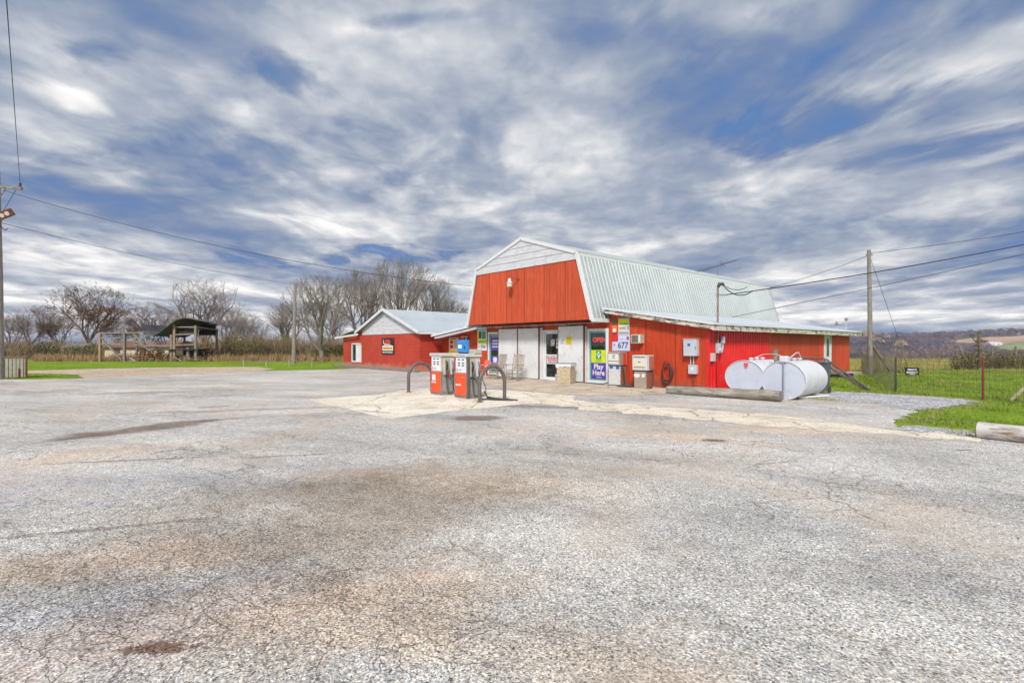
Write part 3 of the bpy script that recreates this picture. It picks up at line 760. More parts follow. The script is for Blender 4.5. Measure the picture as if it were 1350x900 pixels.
m_ = MB(); m_.tube([(-2.72, -.05, .95), (-2.72, -.10, .97), (-2.72, -.10, 1.22), (-2.72, -.05, 1.24)], .012, 6); m_.build('handle', steel, dr)
for (x0, x1, z1) in ((-6.62, -5.28, 2.33), (-5.20, -3.86, 2.33), (-2.62, -1.22, 2.36)):
    m_ = MB(); m_.box(x0, x1, -.15, -.10, .03, z1)
    pn = m_.build('sliding_panel', white_panel, barn, bevel=.006)
    em_ = MATS.get('edge_brown') or simple('edge_brown', (.22, .12, .10), .7)
    MB().box(x0-.035, x0-.003, -.155, -.095, .02, z1+.01).build('panel_edge', em_, pn); MB().box(x1+.003, x1+.035, -.155, -.095, .02, z1+.01).build('panel_edge', em_, pn)
m_ = MB(); m_.tube([(-7.9, -.30, 2.44), (-.2, -.30, 2.46)], .022, 8)
for x_ in (-7.4, -6.6, -5.9, -5.25, -4.6, -3.9, -3.2, -2.6, -1.9, -1.25, -.6): m_.tube([(x_, -.30, 2.50), (x_, -.30, 2.37)], .012, 6)
for x_ in (-6.4, -3.9, -2.2): m_.box(x_-.22, x_+.22, -.36, -.28, 2.40, 2.46)
m_.build('door_track', simple('track_grey', (.45, .42, .38), .5, .3), barn)
m_ = MB(); m_.box(-3.85, -3.68, -.06, -.003, 0, 2.34); m_.build('door_casing', white_paint, barn); MB().box(-1.19, -1.12, -.06, -.003, 0, 2.34).build('door_casing', white_paint, barn)

# ---- lean-to on the right
RX0, RZ0, RX1, RZ1 = -.06, 3.02, 4.50, 2.27
def rz_(x): return RZ0+(RZ1-RZ0)*(x-RX0)/(RX1-RX0)
lt = thing('lean_to', 'long red lean-to with peeling white fascia along the right side of the barn', 'lean-to', (4.14, 0, 0))
m_ = MB(); m_.prism([(.062, 0), (4.14, 0), (4.14, rz_(4.14)-.12), (.062, rz_(.062)-.12)], .0, .1); m_.build('front_wall', red_x, lt, world=True)
# corrugated stretch
m_ = MB(); pts = []; y = .0
while y < 5.1:
    pts += [(y, 0), (y+.045, .045), (y+.09, .045), (y+.135, 0)]; y += .205
pts.append((5.1, 0)); v = []; f = []
for z in (.0, rz_(4.14)-.16):
    for (yy, dx_) in pts: v.append((4.145+dx_, yy, z))
k = len(pts); f = [(i, i+1, k+i+1, k+i) for i in range(k-1)]; m_.add(v, f)
m_.box(4.09, 4.142, .0, 5.1, 0, rz_(4.14)-.16); m_.box(4.10, 4.20, -.035, .045, 0, 2.10)
m_.build('corrugated_wall', corr_red, lt, world=True)
m_ = MB(); wall_open(m_, 5.1, 15.8, .12, rz_(4.14)-.12, 4.04, 4.14, [(11.75, 12.6, .18, 2.12)], 'y')
m_.box(.1, 4.04, 15.7, 15.8, .12, 2.3); m_.build('side_wall', red_y, lt, world=True)
m_ = MB(); m_.box(4.0, 4.12, 5.1, 15.75, -.3, .115); m_.build('foundation', concrete_l, lt, world=True)
m_ = MB(); m_.box(4.07, 4.155, 11.77, 12.58, .2, 2.1); d_ = m_.build('side_door', white_paint, lt, world=True)
m_ = MB()
arch = [(12.02, 1.0), (12.34, 1.0), (12.34, 1.75)]+[(12.18+.16*math.cos(a), 1.75+.16*math.sin(a)) for a in [PI*i/8 for i in range(1, 8)]]+[(12.02, 1.75)]
m_.prism(arch, 4.157, 4.17, 'yz'); m_.build('arched_pane', simple('arched_glass', (.12, .14, .15), .1), d_, world=False).location = (-4.14, 0, 0)
m_ = MB(); m_.box(4.10, 4.18, 11.66, 11.765, .12, 2.14); m_.build('door_casing', trim, lt, world=True); MB().box(4.10, 4.18, 12.585, 12.69, .12, 2.14).build('door_casing', trim, lt, world=True)
m_ = MB(); ribbed(m_, (RX1, -.34, RZ1), (RX1, 16.9, RZ1), (RX0, -.34, RZ0), .235, .02, .06, .012); m_.build('lean_to_roof', metal_roof, lt, world=True)
m_ = MB(); m_.beam((RX0+.1, -.28, RZ0-.12), (RX1-.01, -.28, RZ1-.115), .05, .17); m_.box(RX1-.05, RX1-.002, -.30, 16.85, RZ1-.225, RZ1-.015)
m_.build('fascia_board', trim_old, lt, world=True)
m_ = MB(); m_.beam((RX0+.02, -.335, RZ0-.005), (RX1+.02, -.335, RZ1-.005), .035, .07); m_.beam((RX1+.018, -.33, RZ1-.012), (RX1+.018, 16.9, RZ1-.012), .03, .045)
m_.build('drip_edge', trim, lt, world=True)
m_ = MB(); m_.beam((RX0+.2, -.12, RZ0-.19), (4.1, -.12, rz_(4.1)-.155), .22, .03); m_.box(4.2, RX1-.055, -.02, 15.9, RZ1-.14, RZ1-.11); m_.build('soffit_board', trim_old, lt, world=True)

# ---- lean-to on the left
l2 = thing('lean_to', 'short red lean-to joining the barn to the block building with a sloping white fascia', 'lean-to', (-10.8, 1, 0))
def lz(x): return 2.74+(2.16-2.74)*(x+8.2)/(-12.9+8.2)
m_ = MB(); m_.prism([(-13.3, 0), (WL-.002, 0), (WL-.002, lz(WL)-.12), (-13.3, lz(-13.3)-.10)], 1.0, 1.1); m_.build('front_wall', red_x, l2, world=True)
m_ = MB(); ribbed(m_, (-13.0, 12, lz(-13.0)), (-13.0, .12, lz(-13.0)), (-8.15, 12, lz(-8.15)), .235, .02, .06, .012); m_.build('lean_to_roof', metal_roof, l2, world=True)
m_ = MB(); m_.beam((-13.02, .10, lz(-13.02)-.045), (-8.3, .10, lz(-8.3)-.045), .04, .12); m_.beam((-12.75, .30, lz(-12.75)-.20), (-8.53, .30, lz(-8.53)-.2), .3, .09); m_.build('fascia_board', trim, l2, world=True)

# ------------------------------------------------------------------ block building
bb = thing('block_building', 'low red painted block building with a pale steel roof and white gable boards', 'building', (-18.5, -.5, 0))
x0, x1, xs_ = -23.8, -13.34, -20.7
m_ = MB(); wall_open(m_, x0, x1, -.05, 2.25, -.5, -.35, [(-22.38, -20.86, .42, 1.68)]); m_.build('front_wall', brick_x, bb, world=True)
m_ = MB(); m_.box(x1-.15, x1, -.349, 14, -.05, 2.25); m_.build('side_wall', brick_y, bb, world=True); MB().box(x0, x0+.15, -.349, 14, -.05, 2.1).build('side_wall', brick_y, bb, world=True)
gz = lambda x: 3.86-abs(x+17.35)*(3.86-2.36)/(17.35-13.12)
m_ = MB()
for i in range(6):
    za = 2.255+i*.27; zb = min(za+.262, 3.78); 
    hw = lambda z: (3.80-z)*(17.35-13.12)/(3.86-2.36)
    a, b_ = hw(za), hw(zb)
    if zb <= za: break
    m_.prism([(-17.35-min(a, 3.35), za), (-17.35+min(a, 4.0), za), (-17.35+min(b_, 4.0), zb), (-17.35-min(b_, 3.35), zb)], -.53, -.38)
m_.build('gable_siding', siding, bb, world=True)
m_ = MB(); ribbed(m_, (-13.05, -.75, gz(-13.05)), (-13.05, 14.2, gz(-13.05)), (-17.35, -.75, 3.86), .235, .02, .06); m_.build('roof_slope', metal_roof, bb, world=True)
m_ = MB(); ribbed(m_, (-21.3, 14.2, gz(-21.3)), (-21.3, -.75, gz(-21.3)), (-17.35, 14.2, 3.86), .235, .02, .06); m_.build('roof_slope', metal_roof, bb, world=True)
m_ = MB(); ribbed(m_, (-24.7, 14.2, 2.13), (-24.7, -.78, 2.13), (-20.2, 14.2, 2.80), .235, .02, .06); m_.build('side_roof', metal_roof, bb, world=True)
m_ = MB(); m_.beam((-17.35, -.78, 3.84), (-13.02, -.78, gz(-13.02)-.03), .05, .16); m_.beam((-21.35, -.78, gz(-21.35)-.03), (-17.35, -.78, 3.84), .05, .16)
m_.beam((-24.72, -.76, 2.09), (-20.9, -.76, 2.30), .05, .13); m_.box(-13.07, -13.02, -.74, 14.2, gz(-13.02)-.12, gz(-13.02)-.005)
m_.build('fascia_board', trim, bb, world=True)
m_ = MB(); m_.prism([(-23.75, 2.10), (-20.6, 2.10), (-20.6, 2.55)], -.49, -.4); m_.build('side_gable', brick_x, bb, world=True)
wf = MB(); wf.box(-22.38, -20.86, -.53, -.42, .36, .46); wf.box(-22.38, -22.30, -.53, -.42, .46, 1.68); wf.box(-20.94, -20.86, -.53, -.42, .46, 1.68); wf.box(-22.38, -20.86, -.53, -.42, 1.62, 1.70); wf.box(-21.70, -21.62, -.52, -.43, .46, 1.62)
wo = wf.build('window', trim, bb, world=True)
m_ = MB(); m_.box(-22.3, -21.7, -.47, -.465, .46, 1.62); p = m_.build('pane', glass, wo, world=False); p.location = (18.5, .5, 0)
m_ = MB(); m_.box(-21.62, -20.94, -.475, -.465, .46, 1.62); p = m_.build('blind', white_s, wo); p.location = (18.5, .5, 0)
m_ = MB(); m_.box(-22.3, -21.0, -.30, -.29, .46, 1.62); m_.build('curtain', simple('curtain_grey', (.3, .33, .38), .8), bb, world=True)
tag((lambda o: o)(MB().box(-24.2, -12.9, -1.12, -.72, -.02, .14).build('timber_kerb', grey_wood, bevel=.02)), 'weathered grey timber kerb along the foot of the block building', 'kerb')

# ------------------------------------------------------------------ signs
def panel_sign(name, label, x0, x1, z0, z1, y, mat, cat='sign', thick=.015, border=None):
    t = thing(name, label, cat, ((x0+x1)/2, y, z0))
    MB().box(x0-(x0+x1)/2, x1-(x0+x1)/2, -thick, 0, 0, z1-z0).build('board', mat, t)
    t['_w'] = x1-x0; t['_h'] = z1-z0; t['_t'] = thick
    return t
def blk(t, u0, u1, v0, v1, mat, name='print', lift=.003):      # patch of print on a sign, in fractions of it
    w_, h_, th = t['_w'], t['_h'], t['_t']
    MB().box(-w_/2+u0*w_, -w_/2+u1*w_, -th-lift, -th-.0005 if lift < .0035 else -th-lift+.002, v0*h_, v1*h_).build(name, mat, t)
def disc(t, u_, v_, r_, mat, name='print', lift=.004, sx=1.0):
    w_, h_, th = t['_w'], t['_h'], t['_t']; m_ = MB(); m_.prism([(-w_/2+u_*w_+sx*r_*math.cos(a*PI/8), v_*h_+r_*math.sin(a*PI/8)) for a in range(16)], -th-lift, -th-lift+.0015); m_.build(name, mat, t)
def txt(t, s, u_, v_, size, mat, **kw):
    w_, h_, th = t['_w'], t['_h'], t['_t']; return lettering(s, size, mat, t, (-w_/2+u_*w_, -th-.006, v_*h_), **kw)
def bars(t, u0, u1, v_, h_, mat, n_, seed=1):                   # a line of unreadable small print
    r_ = random.Random(seed); m_ = MB(); w_, H_, th = t['_w'], t['_h'], t['_t']; u_ = u0
    while u_ < u1:
        l = (u1-u0)/n_*r_.uniform(.5, 1.1)
        m_.box(-w_/2+u_*w_, -w_/2+min(u1, u_+l*.8)*w_, -th-.005, -th-.0035, (v_-h_/2)*H_, (v_+h_/2)*H_); u_ += l
    m_.build('small_print', mat, t)

s = panel_sign('wall_sign', 'black framed sign with red mark and amber band on the front of the block building', -17.86, -16.25, .98, 2.02, -.535, black)
blk(s, .07, .93, .22, .52, white_s, lift=.003); blk(s, .12, .88, .27, .46, flat('amber', (.85, .50, .12)), lift=.005)
m_ = MB(); m_.prism([(-.42, .68), (.30, .66), (.42, .80), (.22, .92), (-.25, .93), (-.36, .82)], -.021, -.018); m_.build('red_mark', red_sign, s)
m_ = MB(); m_.tube([(-.52, -.022, .92), (-.56, -.022, .78), (-.46, -.022, .66), (-.2, -.022, .63), (.3, -.022, .62)], .022, 6); m_.build('white_stroke', white_s, s)
bars(s, .1, .9, .11, .055, white_s, 5, 2); bars(s, .14, .86, .36, .05, flat('brown_print', (.35, .16, .03)), 8, 3); bars(s, .2, .8, .56, .04, white_s, 5, 9)

s = panel_sign('price_poster', 'tall white poster with red blocks and yellow foot on the short lean-to wall', -12.45, -11.52, .95, 2.0, .985, flat('poster_cream', (.78, .74, .55)), 'poster')
blk(s, .12, .46, .66, .84, red_sign); blk(s, .12, .46, .40, .60, red_sign); blk(s, 0, 1, .10, .30, yellow); bars(s, .15, .9, .2, .05, red_sign, 5, 4); bars(s, .12, .9, .92, .05, black, 5, 5); blk(s, .56, .88, .40, .86, flat('tan_print', (.65, .45, .28)))
s = panel_sign('ice_sign', 'small red and black sign above the blue topper on the short lean-to wall', -11.30, -10.52, 1.36, 2.12, .985, red_sign)
blk(s, .45, .98, .25, .98, black); disc(s, .3, .5, .15, orange_s, lift=.006); disc(s, .7, .7, .09, white_s, lift=.007, sx=.5); blk(s, .05, .95, .05, .18, black); bars(s, .1, .9, .88, .08, white_s, 4, 6)
s = panel_sign('price_poster', 'blue, green and yellow price poster reading 394 beside the left shop window', -8.46, -7.72, 1.28, 2.52, -.003, white_s, 'poster')
blk(s, 0, 1, .82, 1, cyan_s); blk(s, .08, .46, .50, .80, dirt_brown); blk(s, .5, .92, .48, .80, green_s); blk(s, 0, .12, .30, .80, yellow, lift=.005); blk(s, .12, 1, .28, .46, lime); txt(s, '394', .62, .14, .28, navy, sx=.9); txt(s, '$', .16, .15, .15, navy); bars(s, .1, .9, .37, .05, green_s, 5, 7); bars(s, .1, .95, .91, .05, white_s, 4, 7)
s = panel_sign('window_poster', 'purple poster with white print in the left shop window', -7.38, -6.70, 1.30, 1.95, .015, purple, 'poster', .004)
bars(s, .15, .9, .72, .14, white_s, 3, 8); bars(s, .1, .95, .50, .14, white_s, 4, 9); bars(s, .12, .9, .27, .10, white_s, 5, 10)
s = panel_sign('window_poster', 'small blue violet poster low in the left shop window', -7.34, -6.80, .62, 1.02, .015, flat('violet', (.12, .08, .55)), 'poster', .004)
disc(s, .5, .55, .12, white_s, sx=1.3); bars(s, .2, .8, .2, .1, white_s, 3, 11)
s = panel_sign('window_sign', 'lime poster with a green emblem over the purple poster in the right window', -.88, -.14, 1.36-.52, 1.36, -.028, lime, 'poster', .006)
blk(s, .34, .70, .26, .95, green_s)
disc(s, .52, .80, .045, white_s, lift=.007); disc(s, .42, .68, .03, white_s, lift=.007); disc(s, .62, .66, .03, white_s, lift=.007); blk(s, .48, .58, .34, .60, white_s, lift=.007); blk(s, .42, .64, .52, .60, white_s, lift=.0085); bars(s, .3, .74, .14, .06, green_s, 3, 12)
s = panel_sign('window_sign', 'purple poster reading Play Here in the right shop window', -.86, -.14, .20, .835, -.028, purple, 'poster', .006)
txt(s, 'Play\nHere', .5, .55, .30, white_s, bold=.006); bars(s, .35, .7, .08, .04, white_s, 3, 13)
t = thing('open_sign', 'glowing red OPEN sign hanging in the right shop window', 'sign', (-.52, .05, 1.66))
lettering('OPEN', .27, neon, t, (0, -.0, .1), bold=.008, ext=.008)
MB().box(-.36, .36, .02, .03, -.06, .28).build('backing', black, t)
for k in (-.25, .25): MB().tube([(k, .02, .28), (k, .02, .44)], .004, 5).build('hanging_wire', steel, t)
s = panel_sign('notice', 'yellow notice on the white sliding panel right of the door', -2.16, -1.84, 1.58, 1.93, -.153, yellow, 'notice', .006)
for q in (.2, .4, .6, .8): bars(s, .15, .85, q, .06, flat('ochre_print'+str(q), (.5, .38, .02)), 4, int(q*10))
s = panel_sign('notice', 'small white notice with a black arrow beside the yellow notice', -2.50, -2.24, 1.62, 1.88, -.153, white_s, 'notice', .006)
m_ = MB(); m_.prism([(-.05, .09), (.05, .16), (.02, .17), (.06, .2), (.08, .13), (.065, .15), (-.035, .075)], -.009, -.0065); m_.build('arrow', black, s); bars(s, .15, .85, .15, .07, navy, 4, 14)
s = panel_sign('door_sticker', 'red and white printed sticker across the middle of the glass door', -3.46, -2.76, .72, 1.06, .012, white_s, 'sticker', .004)
bars(s, .05, .95, .78, .22, red_sign, 5, 15); bars(s, .1, .9, .5, .20, red_sign, 4, 16); bars(s, .1, .9, .2, .14, navy, 5, 17)
s = panel_sign('door_sticker', 'round orange centred sticker on the upper door glass', -3.22, -2.98, 1.52, 1.82, .012, flat('pale_green', (.30, .42, .25)), 'sticker', .004)
disc(s, .6, .6, .10, white_s); disc(s, .6, .6, .06, orange_s, lift=.006)
s = panel_sign('door_sticker', 'small teal sticker low on the handle side of the glass door', -2.86, -2.67, .56, .84, -.012, cyan_s, 'sticker', .004); bars(s, .2, .8, .5, .1, white_s, 3, 3)
s = panel_sign('door_sticker', 'stack of small white papers on the handle side of the upper door glass', -2.88, -2.74, 1.42, 1.84, .012, white_s, 'sticker', .004); bars(s, .1, .9, .3, .12, navy, 3, 4); bars(s, .1, .9, .7, .12, navy, 3, 5)
s = panel_sign('price_sign', 'pale blue price sign reading 677 above the white pump', .17, 1.00, 1.33, 1.98, -.003, lav)
bpy.data.objects.remove([c for c in col.objects if c.parent == s][0]); MB().prism([(-.415, 0), (.415, 0), (.415, .65), (-.13, .65), (-.13, .36), (-.415, .36)], -.015, 0).build('board', lav, s)
txt(s, '677', .62, .33, .33, navy, bold=.003); txt(s, '$', .12, .36, .13, navy); bars(s, .38, .75, .70, .05, flat('grey_print', (.4, .4, .5)), 5, 18); blk(s, .82, .96, .66, .86, flat('plum_print', (.28, .12, .3))); bars(s, .3, .95, .95, .03, flat('pink_print', (.7, .3, .35)), 4, 20)
s = panel_sign('poster', 'yellow, green and blue poster above the 677 price sign', .46, .98, 1.99, 2.62, -.003, flat('poster_pale', (.55, .66, .62)), 'poster')
blk(s, .02, .98, .55, .92, lime); bars(s, .1, .9, .78, .10, yellow, 3, 21); bars(s, .1, .9, .63, .09, green_s, 4, 22); blk(s, 0, 1, .93, 1, teal); bars(s, .1, .7, .36, .12, pink, 4, 23); blk(s, .82, .98, .26, .46, cyan_s); bars(s, .1, .9, .08, .05, navy, 5, 24); blk(s, 0, 1, .47, .54, white_s)
s = panel_sign('poster', 'red and orange poster with a dark top beside the shop window corner', .14, .42, 1.70, 2.58, -.003, red_sign, 'poster')
blk(s, .05, .9, .74, 1, simple('dark_olive', (.12, .10, .05))); blk(s, .05, .95, .42, .72, orange_s); disc(s, .5, .5, .08, white_s, lift=.006); blk(s, .3, .7, .33, .38, black, lift=.005)

# ------------------------------------------------------------------ fixtures on the store
t = thing('wall_lamp', 'white barn lamp mounted on the red front gable', 'lamp', (-4.60, Yf, 4.28))
m_ = MB(); m_.tube([(.25, 0, .22), (.22, -.15, .27), (.05, -.30, .28), (0, -.32, .24)], .016, 8); m_.box(.2, .3, -.02, 0, .16, .28); m_.build('arm', rust, t)
m_ = MB(); m_.lathe([(.03, .28), (.075, .25), (.08, .12), (.14, .10), (.145, .06)], (0, -.32, 0), 16); m_.build('lamp_shade', white_paint, t, smooth='auto')
m_ = MB(); m_.lathe([(.12, .055), (.13, -.09), (.115, -.1)], (0, -.32, 0), 16); m_.build('lens', lens_m, t, smooth='auto')
t = thing('air_conditioner', 'white window air conditioner set in the red wall right of the price sign', 'air conditioner', (1.42, 0, 1.62))
MB().box(-.2, .22, -.26, 0, 0, .34).build('case', cream, t, bevel=.01)
m_ = MB()
for i in range(9): m_.box(-.16, .12, -.268, -.262, .04+i*.03, .058+i*.03)
m_.build('grille', simple('grille_dark', (.12, .11, .10), .6), t)
MB().box(.14, .2, -.268, -.262, .05, .30).build('control_panel', white_paint, t)
t = thing('electric_cabinet', 'large pale grey electric cabinet on the red front wall near the corner', 'electric box', (3.60, 0, 1.18))
MB().box(-.25, .24, -.2, 0, 0, .58).build('cabinet', gray_box, t, bevel=.012); MB().box(-.27, .26, -.22, 0, .583, .60).build('rain_lid', gray_box, t)
MB().box(-.09, .01, -.206, -.201, .34, .43).build('label_plate', blue_tape, t); MB().box(.19, .215, -.215, -.2, .22, .34).build('latch', steel, t)
m_ = MB(); m_.tube([(-.05, -.06, 0), (-.05, -.06, -.3)], .018, 8); m_.tube([(.06, -.06, 0), (.06, -.06, -.3)], .018, 8); m_.build('conduit', gray_box, t)
t = thing('switch_box', 'small grey switch box under the large electric cabinet', 'electric box', (3.66, 0, .56))
MB().box(-.16, .14, -.14, 0, 0, .31).build('case', gray_box, t, bevel=.008); MB().box(-.06, .04, -.146, -.141, .13, .22).build('label_plate', white_s, t)
m_ = MB(); m_.tube([(.0, -.05, 0), (.0, -.05, -.53)], .022, 8); m_.build('conduit', red_x, t)
t = thing('service_mast', 'tall service mast with round meter rising through the lean-to roof', 'service mast', (4.24, .52, 0))
m_ = MB(); m_.tube([(0, 0, 1.5), (0, 0, 3.50), (.02, .03, 3.6)], .034, 10); m_.build('mast_pipe', wood_mat('mast_rust', (.30, .24, .20), (.14, .09, .07), (3, 3, 1)), t, smooth='auto')
m_ = MB(); m_.tube([(0, 0, 3.54), (.05, .04, 3.66), (.12, .1, 3.66), (.16, .14, 3.6)], [.045, .07, .06, .03], 10); m_.build('weather_head', simple('dark_cast', (.09, .08, .08), .5, .5), t, smooth='auto')
m_ = MB(); m_.beam((-.06, -.04, 3.28), (.16, .12, 3.28), .05, .06); m_.lathe([(.03, 0), (.045, .03), (.03, .06)], (.18, .14, 3.25), 10); m_.build('insulator_bracket', steel, t)
m_ = MB(); m_.box(-.03, .07, -.09, .12, 1.28, 1.62); m_.tube([(.07, .03, 1.38), (.13, .03, 1.38)], .085, 16); m_.build('meter', gray_box, t, smooth='auto')
m_ = MB(); m_.tube([(.02, .12, 1.33), (.02, .26, 1.34), (.02, .32, 1.45), (.02, .33, 1.66)], .03, 8); m_.box(-.02, .07, .26, .40, 1.62, 1.86); m_.build('breaker_box', gray_box, t)
m_ = MB(); m_.tube([(.0, -.02, 1.28), (0, -.02, .03)], .02, 8); m_.build('conduit', corr_red, t)
t = thing('junction_box', 'cream junction box on the red corrugated wall below the meter', 'electric box', (4.17, .18, 1.0))
MB().box(0, .1, -.10, .14, 0, .28).build('case', simple('cream_box', (.55, .52, .46), .5), t, bevel=.008)
m_ = MB(); m_.tube([(.04, .06, 0), (.04, .06, -.98)], .015, 8); m_.build('conduit', corr_red, t)
# vent pipes with weeds on the lean-to roof, far end
for i, (yy, hh, lab) in enumerate(((14.2, .32, 'bent grey floodlight on a stub at the far end of the lean-to roof'), (15.7, .62, 'small lamp on a tall thin rod at the far end of the lean-to roof'))):
    t = thing('roof_lamp', lab, 'lamp', (4.0, yy, rz_(4.0)))
    m_ = MB(); m_.tube([(0, 0, -.05), (0, 0, hh)], .012, 6); m_.build('rod', white_paint, t)
    m_ = MB(); m_.tube([(0, 0, hh), (.02, -.12, hh+.05), (.04, -.22, hh-.04)] if i == 0 else [(0, 0, hh-.12), (0, 0, hh), (.03, .08, hh+.02)], [.03, .08, .06], 10); m_.build('lamp_head', simple('lamp_aged%d' % i, (.30, .27, .2), .6), t)
# antenna
ap = D(945, 362, 29.2)
t = thing('tv_antenna', 'thin old television antenna standing above the barn roof', 'antenna', (-2.6, 9.0, 5.78))
def onU(px_, py_, U):
    dxy = C((px_-675)/679, 1.0)-Vector(CAM[:2]); t_ = (U-CAM[0])/dxy.x
    return Vector((U, CAM[1]+dxy.y*t_, 1.55+(455-py_)/679*t_))
a_, b_ = onU(918, 359, -2.6), onU(971, 343, -2.6); mid = (a_+b_)/2
t.location = (-2.6, mid.y, 5.72)
q = lambda v: (v.x+2.6, v.y-mid.y, v.z-5.72)
m_ = MB(); m_.tube([(0, .05, 0), (0, .0, mid.z-5.72-.02)], .03, 6); m_.build('mast', steel, t)
m_ = MB(); A_, B2 = Vector(q(a_)), Vector(q(b_)); m_.tube([A_, B2], .019, 6); m_.build('boom', dark_pipe, t)
m_ = MB()
for i in range(11):
    f_ = i/10; p_ = A_.lerp(B2, f_); l_ = .62-.36*f_; m_.tube([p_+Vector((-l_, -.10, .0)), p_+Vector((l_, .10, .05))], .008, 4)
p_ = A_.lerp(B2, .62)
for k in (-1, 1): m_.tube([p_, p_+Vector((0, .25*k, .22))], .014, 4); m_.tube([p_, p_+Vector((0.2*k, .1, -.22))], .014, 4)
m_.build('elements', dark_pipe, t)

# ------------------------------------------------------------------ fuel pumps at the island
def island_pump(loc, label, hose_side):
    t = thing('fuel_pump', label, 'fuel pump', loc, 0, 'old orange fuel pumps on the island')
    W_, Dp = .30, .26
    MB().box(-W_, W_, -Dp, Dp, 0, .05).build('base', steel, t)
    MB().box(-W_+.01, W_-.01, -Dp+.02, Dp-.02, .05, .72).build('lower_cabinet', pump_grey, t)
    dpn = MB().box(-W_+.03, W_-.03, -Dp, -Dp+.018, .07, .71).build('front_panel', orange, t, bevel=.006)
    MB().box(-.2, -.02, -Dp-.003, -Dp-.0005, .44, .62).build('sticker', white_s, dpn) if hose_side == 0 else MB().box(.02, .2, -Dp-.003, -Dp-.0005, .58, .62).build('sticker', pink, dpn)
    m_ = MB(); 
    for i in range(4): m_.box(-.24+i*.065, -.19+i*.065, -Dp-.003, -Dp-.0005, .36, .40)
    m_.build('emblem', white_s, dpn)
    MB().box(-W_, -W_+.028, -Dp-.005, -Dp+.02, .05, .72).box(W_-.028, W_, -Dp-.005, -Dp+.02, .05, .72).build('edge_trim', steel, t)
    MB().box(-W_+.02, W_-.02, -Dp+.02, Dp-.02, .72, 1.20).build('head', cream, t)
    dial_ = MB().box(-.24, .24, -Dp+.004, -Dp+.02, .745, 1.185).build('dial_face', dial, t)
    m_ = MB()
    for zq in (1.10, 1.0, .93):
        for xq in (-.14, .06): m_.box(xq, xq+.1, -Dp, -Dp+.0035, zq, zq+.035)
    m_.build('counter_windows', black, dial_)
    m_ = MB(); m_.box(-.2, -.16, -Dp, -Dp+.0035, .77, .86); m_.box(-.1, .02, -Dp, -Dp+.0035, .80, .83); m_.build('price_mark', flat('pump_print'+str(hose_side), (.45, .2, .25)), dial_)
    MB().box(-W_-.02, W_+.02, -Dp-.03, Dp+.02, 1.20, 1.29).build('top_cap', pump_white, t, bevel=.01)
    bars_ = MB(); 
    for i in range(9): bars_.box(-.24+i*.055, -.205+i*.055, -Dp-.033, -Dp-.0305, 1.225, 1.265)
    bars_.build('cap_print', simple('cap_grey'+str(hose_side), (.34, .34, .34), .5), t)
    # nozzle boots and hoses on the right-hand side
    for k, yq in enumerate((-.12, .12)):
        m_ = MB(); m_.box(W_-.02, W_+.07, yq-.06, yq+.06, .62, 1.12); bo = m_.build('nozzle_boot', [cream, pump_white][k], t, bevel=.012)
        m_ = MB(); m_.tube([(W_+.09, yq, .78), (W_+.11, yq, .92), (W_+.10, yq, 1.02), (W_+.06, yq-.02, 1.08)], [.03, .024, .022, .014], 8); m_.tube([(W_+.13, yq-.03, .80), (W_+.15, yq, .9), (W_+.11, yq, .99)], .009, 6)
        nz = m_.build('nozzle', [black, steel][k], t, smooth='auto')
        m_ = MB(); m_.tube([(W_+.09, yq, .80), (W_+.10, yq-.01, .55), (W_+.16, yq-.03, .22), (W_+.26, yq-.05, .07), (W_+.38, yq+.02, .10), (W_+.30, yq+.08, .30), (W_+.10, yq+.10, .58), (W_-.02, yq+.07, .68)], .017, 8)
        m_.build('hose', rubber, t, smooth='auto')
    MB().box(W_-.01, W_+.015, -.20, .20, .10, .55).build('side_door', pump_grey, t, bevel=.005)
    m_ = MB(); m_.tube([(W_+.05, .0, .60), (W_+.10, .0, .60)], .05, 10); m_.build('filter', red_sign if hose_side == 0 else steel, t)
    return t
p1 = island_pump((-.92, -7.34, .01), 'orange fuel pump farther left on the island with a white sticker low on its front', 0)
p2 = island_pump((.47, -7.40, .01), 'orange fuel pump under the blue topper sign nearest the right hoop bollard', 1)
MB().box(.31, .37, -.28, -.20, 0, 1.2).build('corner_post', dark_pipe, p2)
MB().box(.02, .34, .0, .26, 1.292, 1.42).build('flow_box', cream, p2, bevel=.01)
t = thing('pump_topper', 'blue sign with a white panel standing on top of the right island pump', 'sign', (.32, -7.44, 1.305))
MB().box(-.27, .22, -.05, .05, .03, .40).build('board', blue_sign, t, bevel=.015); MB().box(-.2, .15, -.04, .04, 0, .03).build('foot', black, t)
MB().box(-.21, -.02, -.054, -.051, .15, .26).build('panel', white_s, t)
m_ = MB()
for i in range(6): m_.box(-.2+i*.06, -.16+i*.06, -.054, -.051, .34, .36)
m_.box(.0, .04, -.054, -.051, .08, .11); m_.box(.08, .13, -.054, -.051, .08, .10); m_.build('small_print', cyan_s, t)
m_ = MB(); m_.box(.07, .15, -.0545, -.0515, .13, .22); m_.build('hand_mark', navy, t)

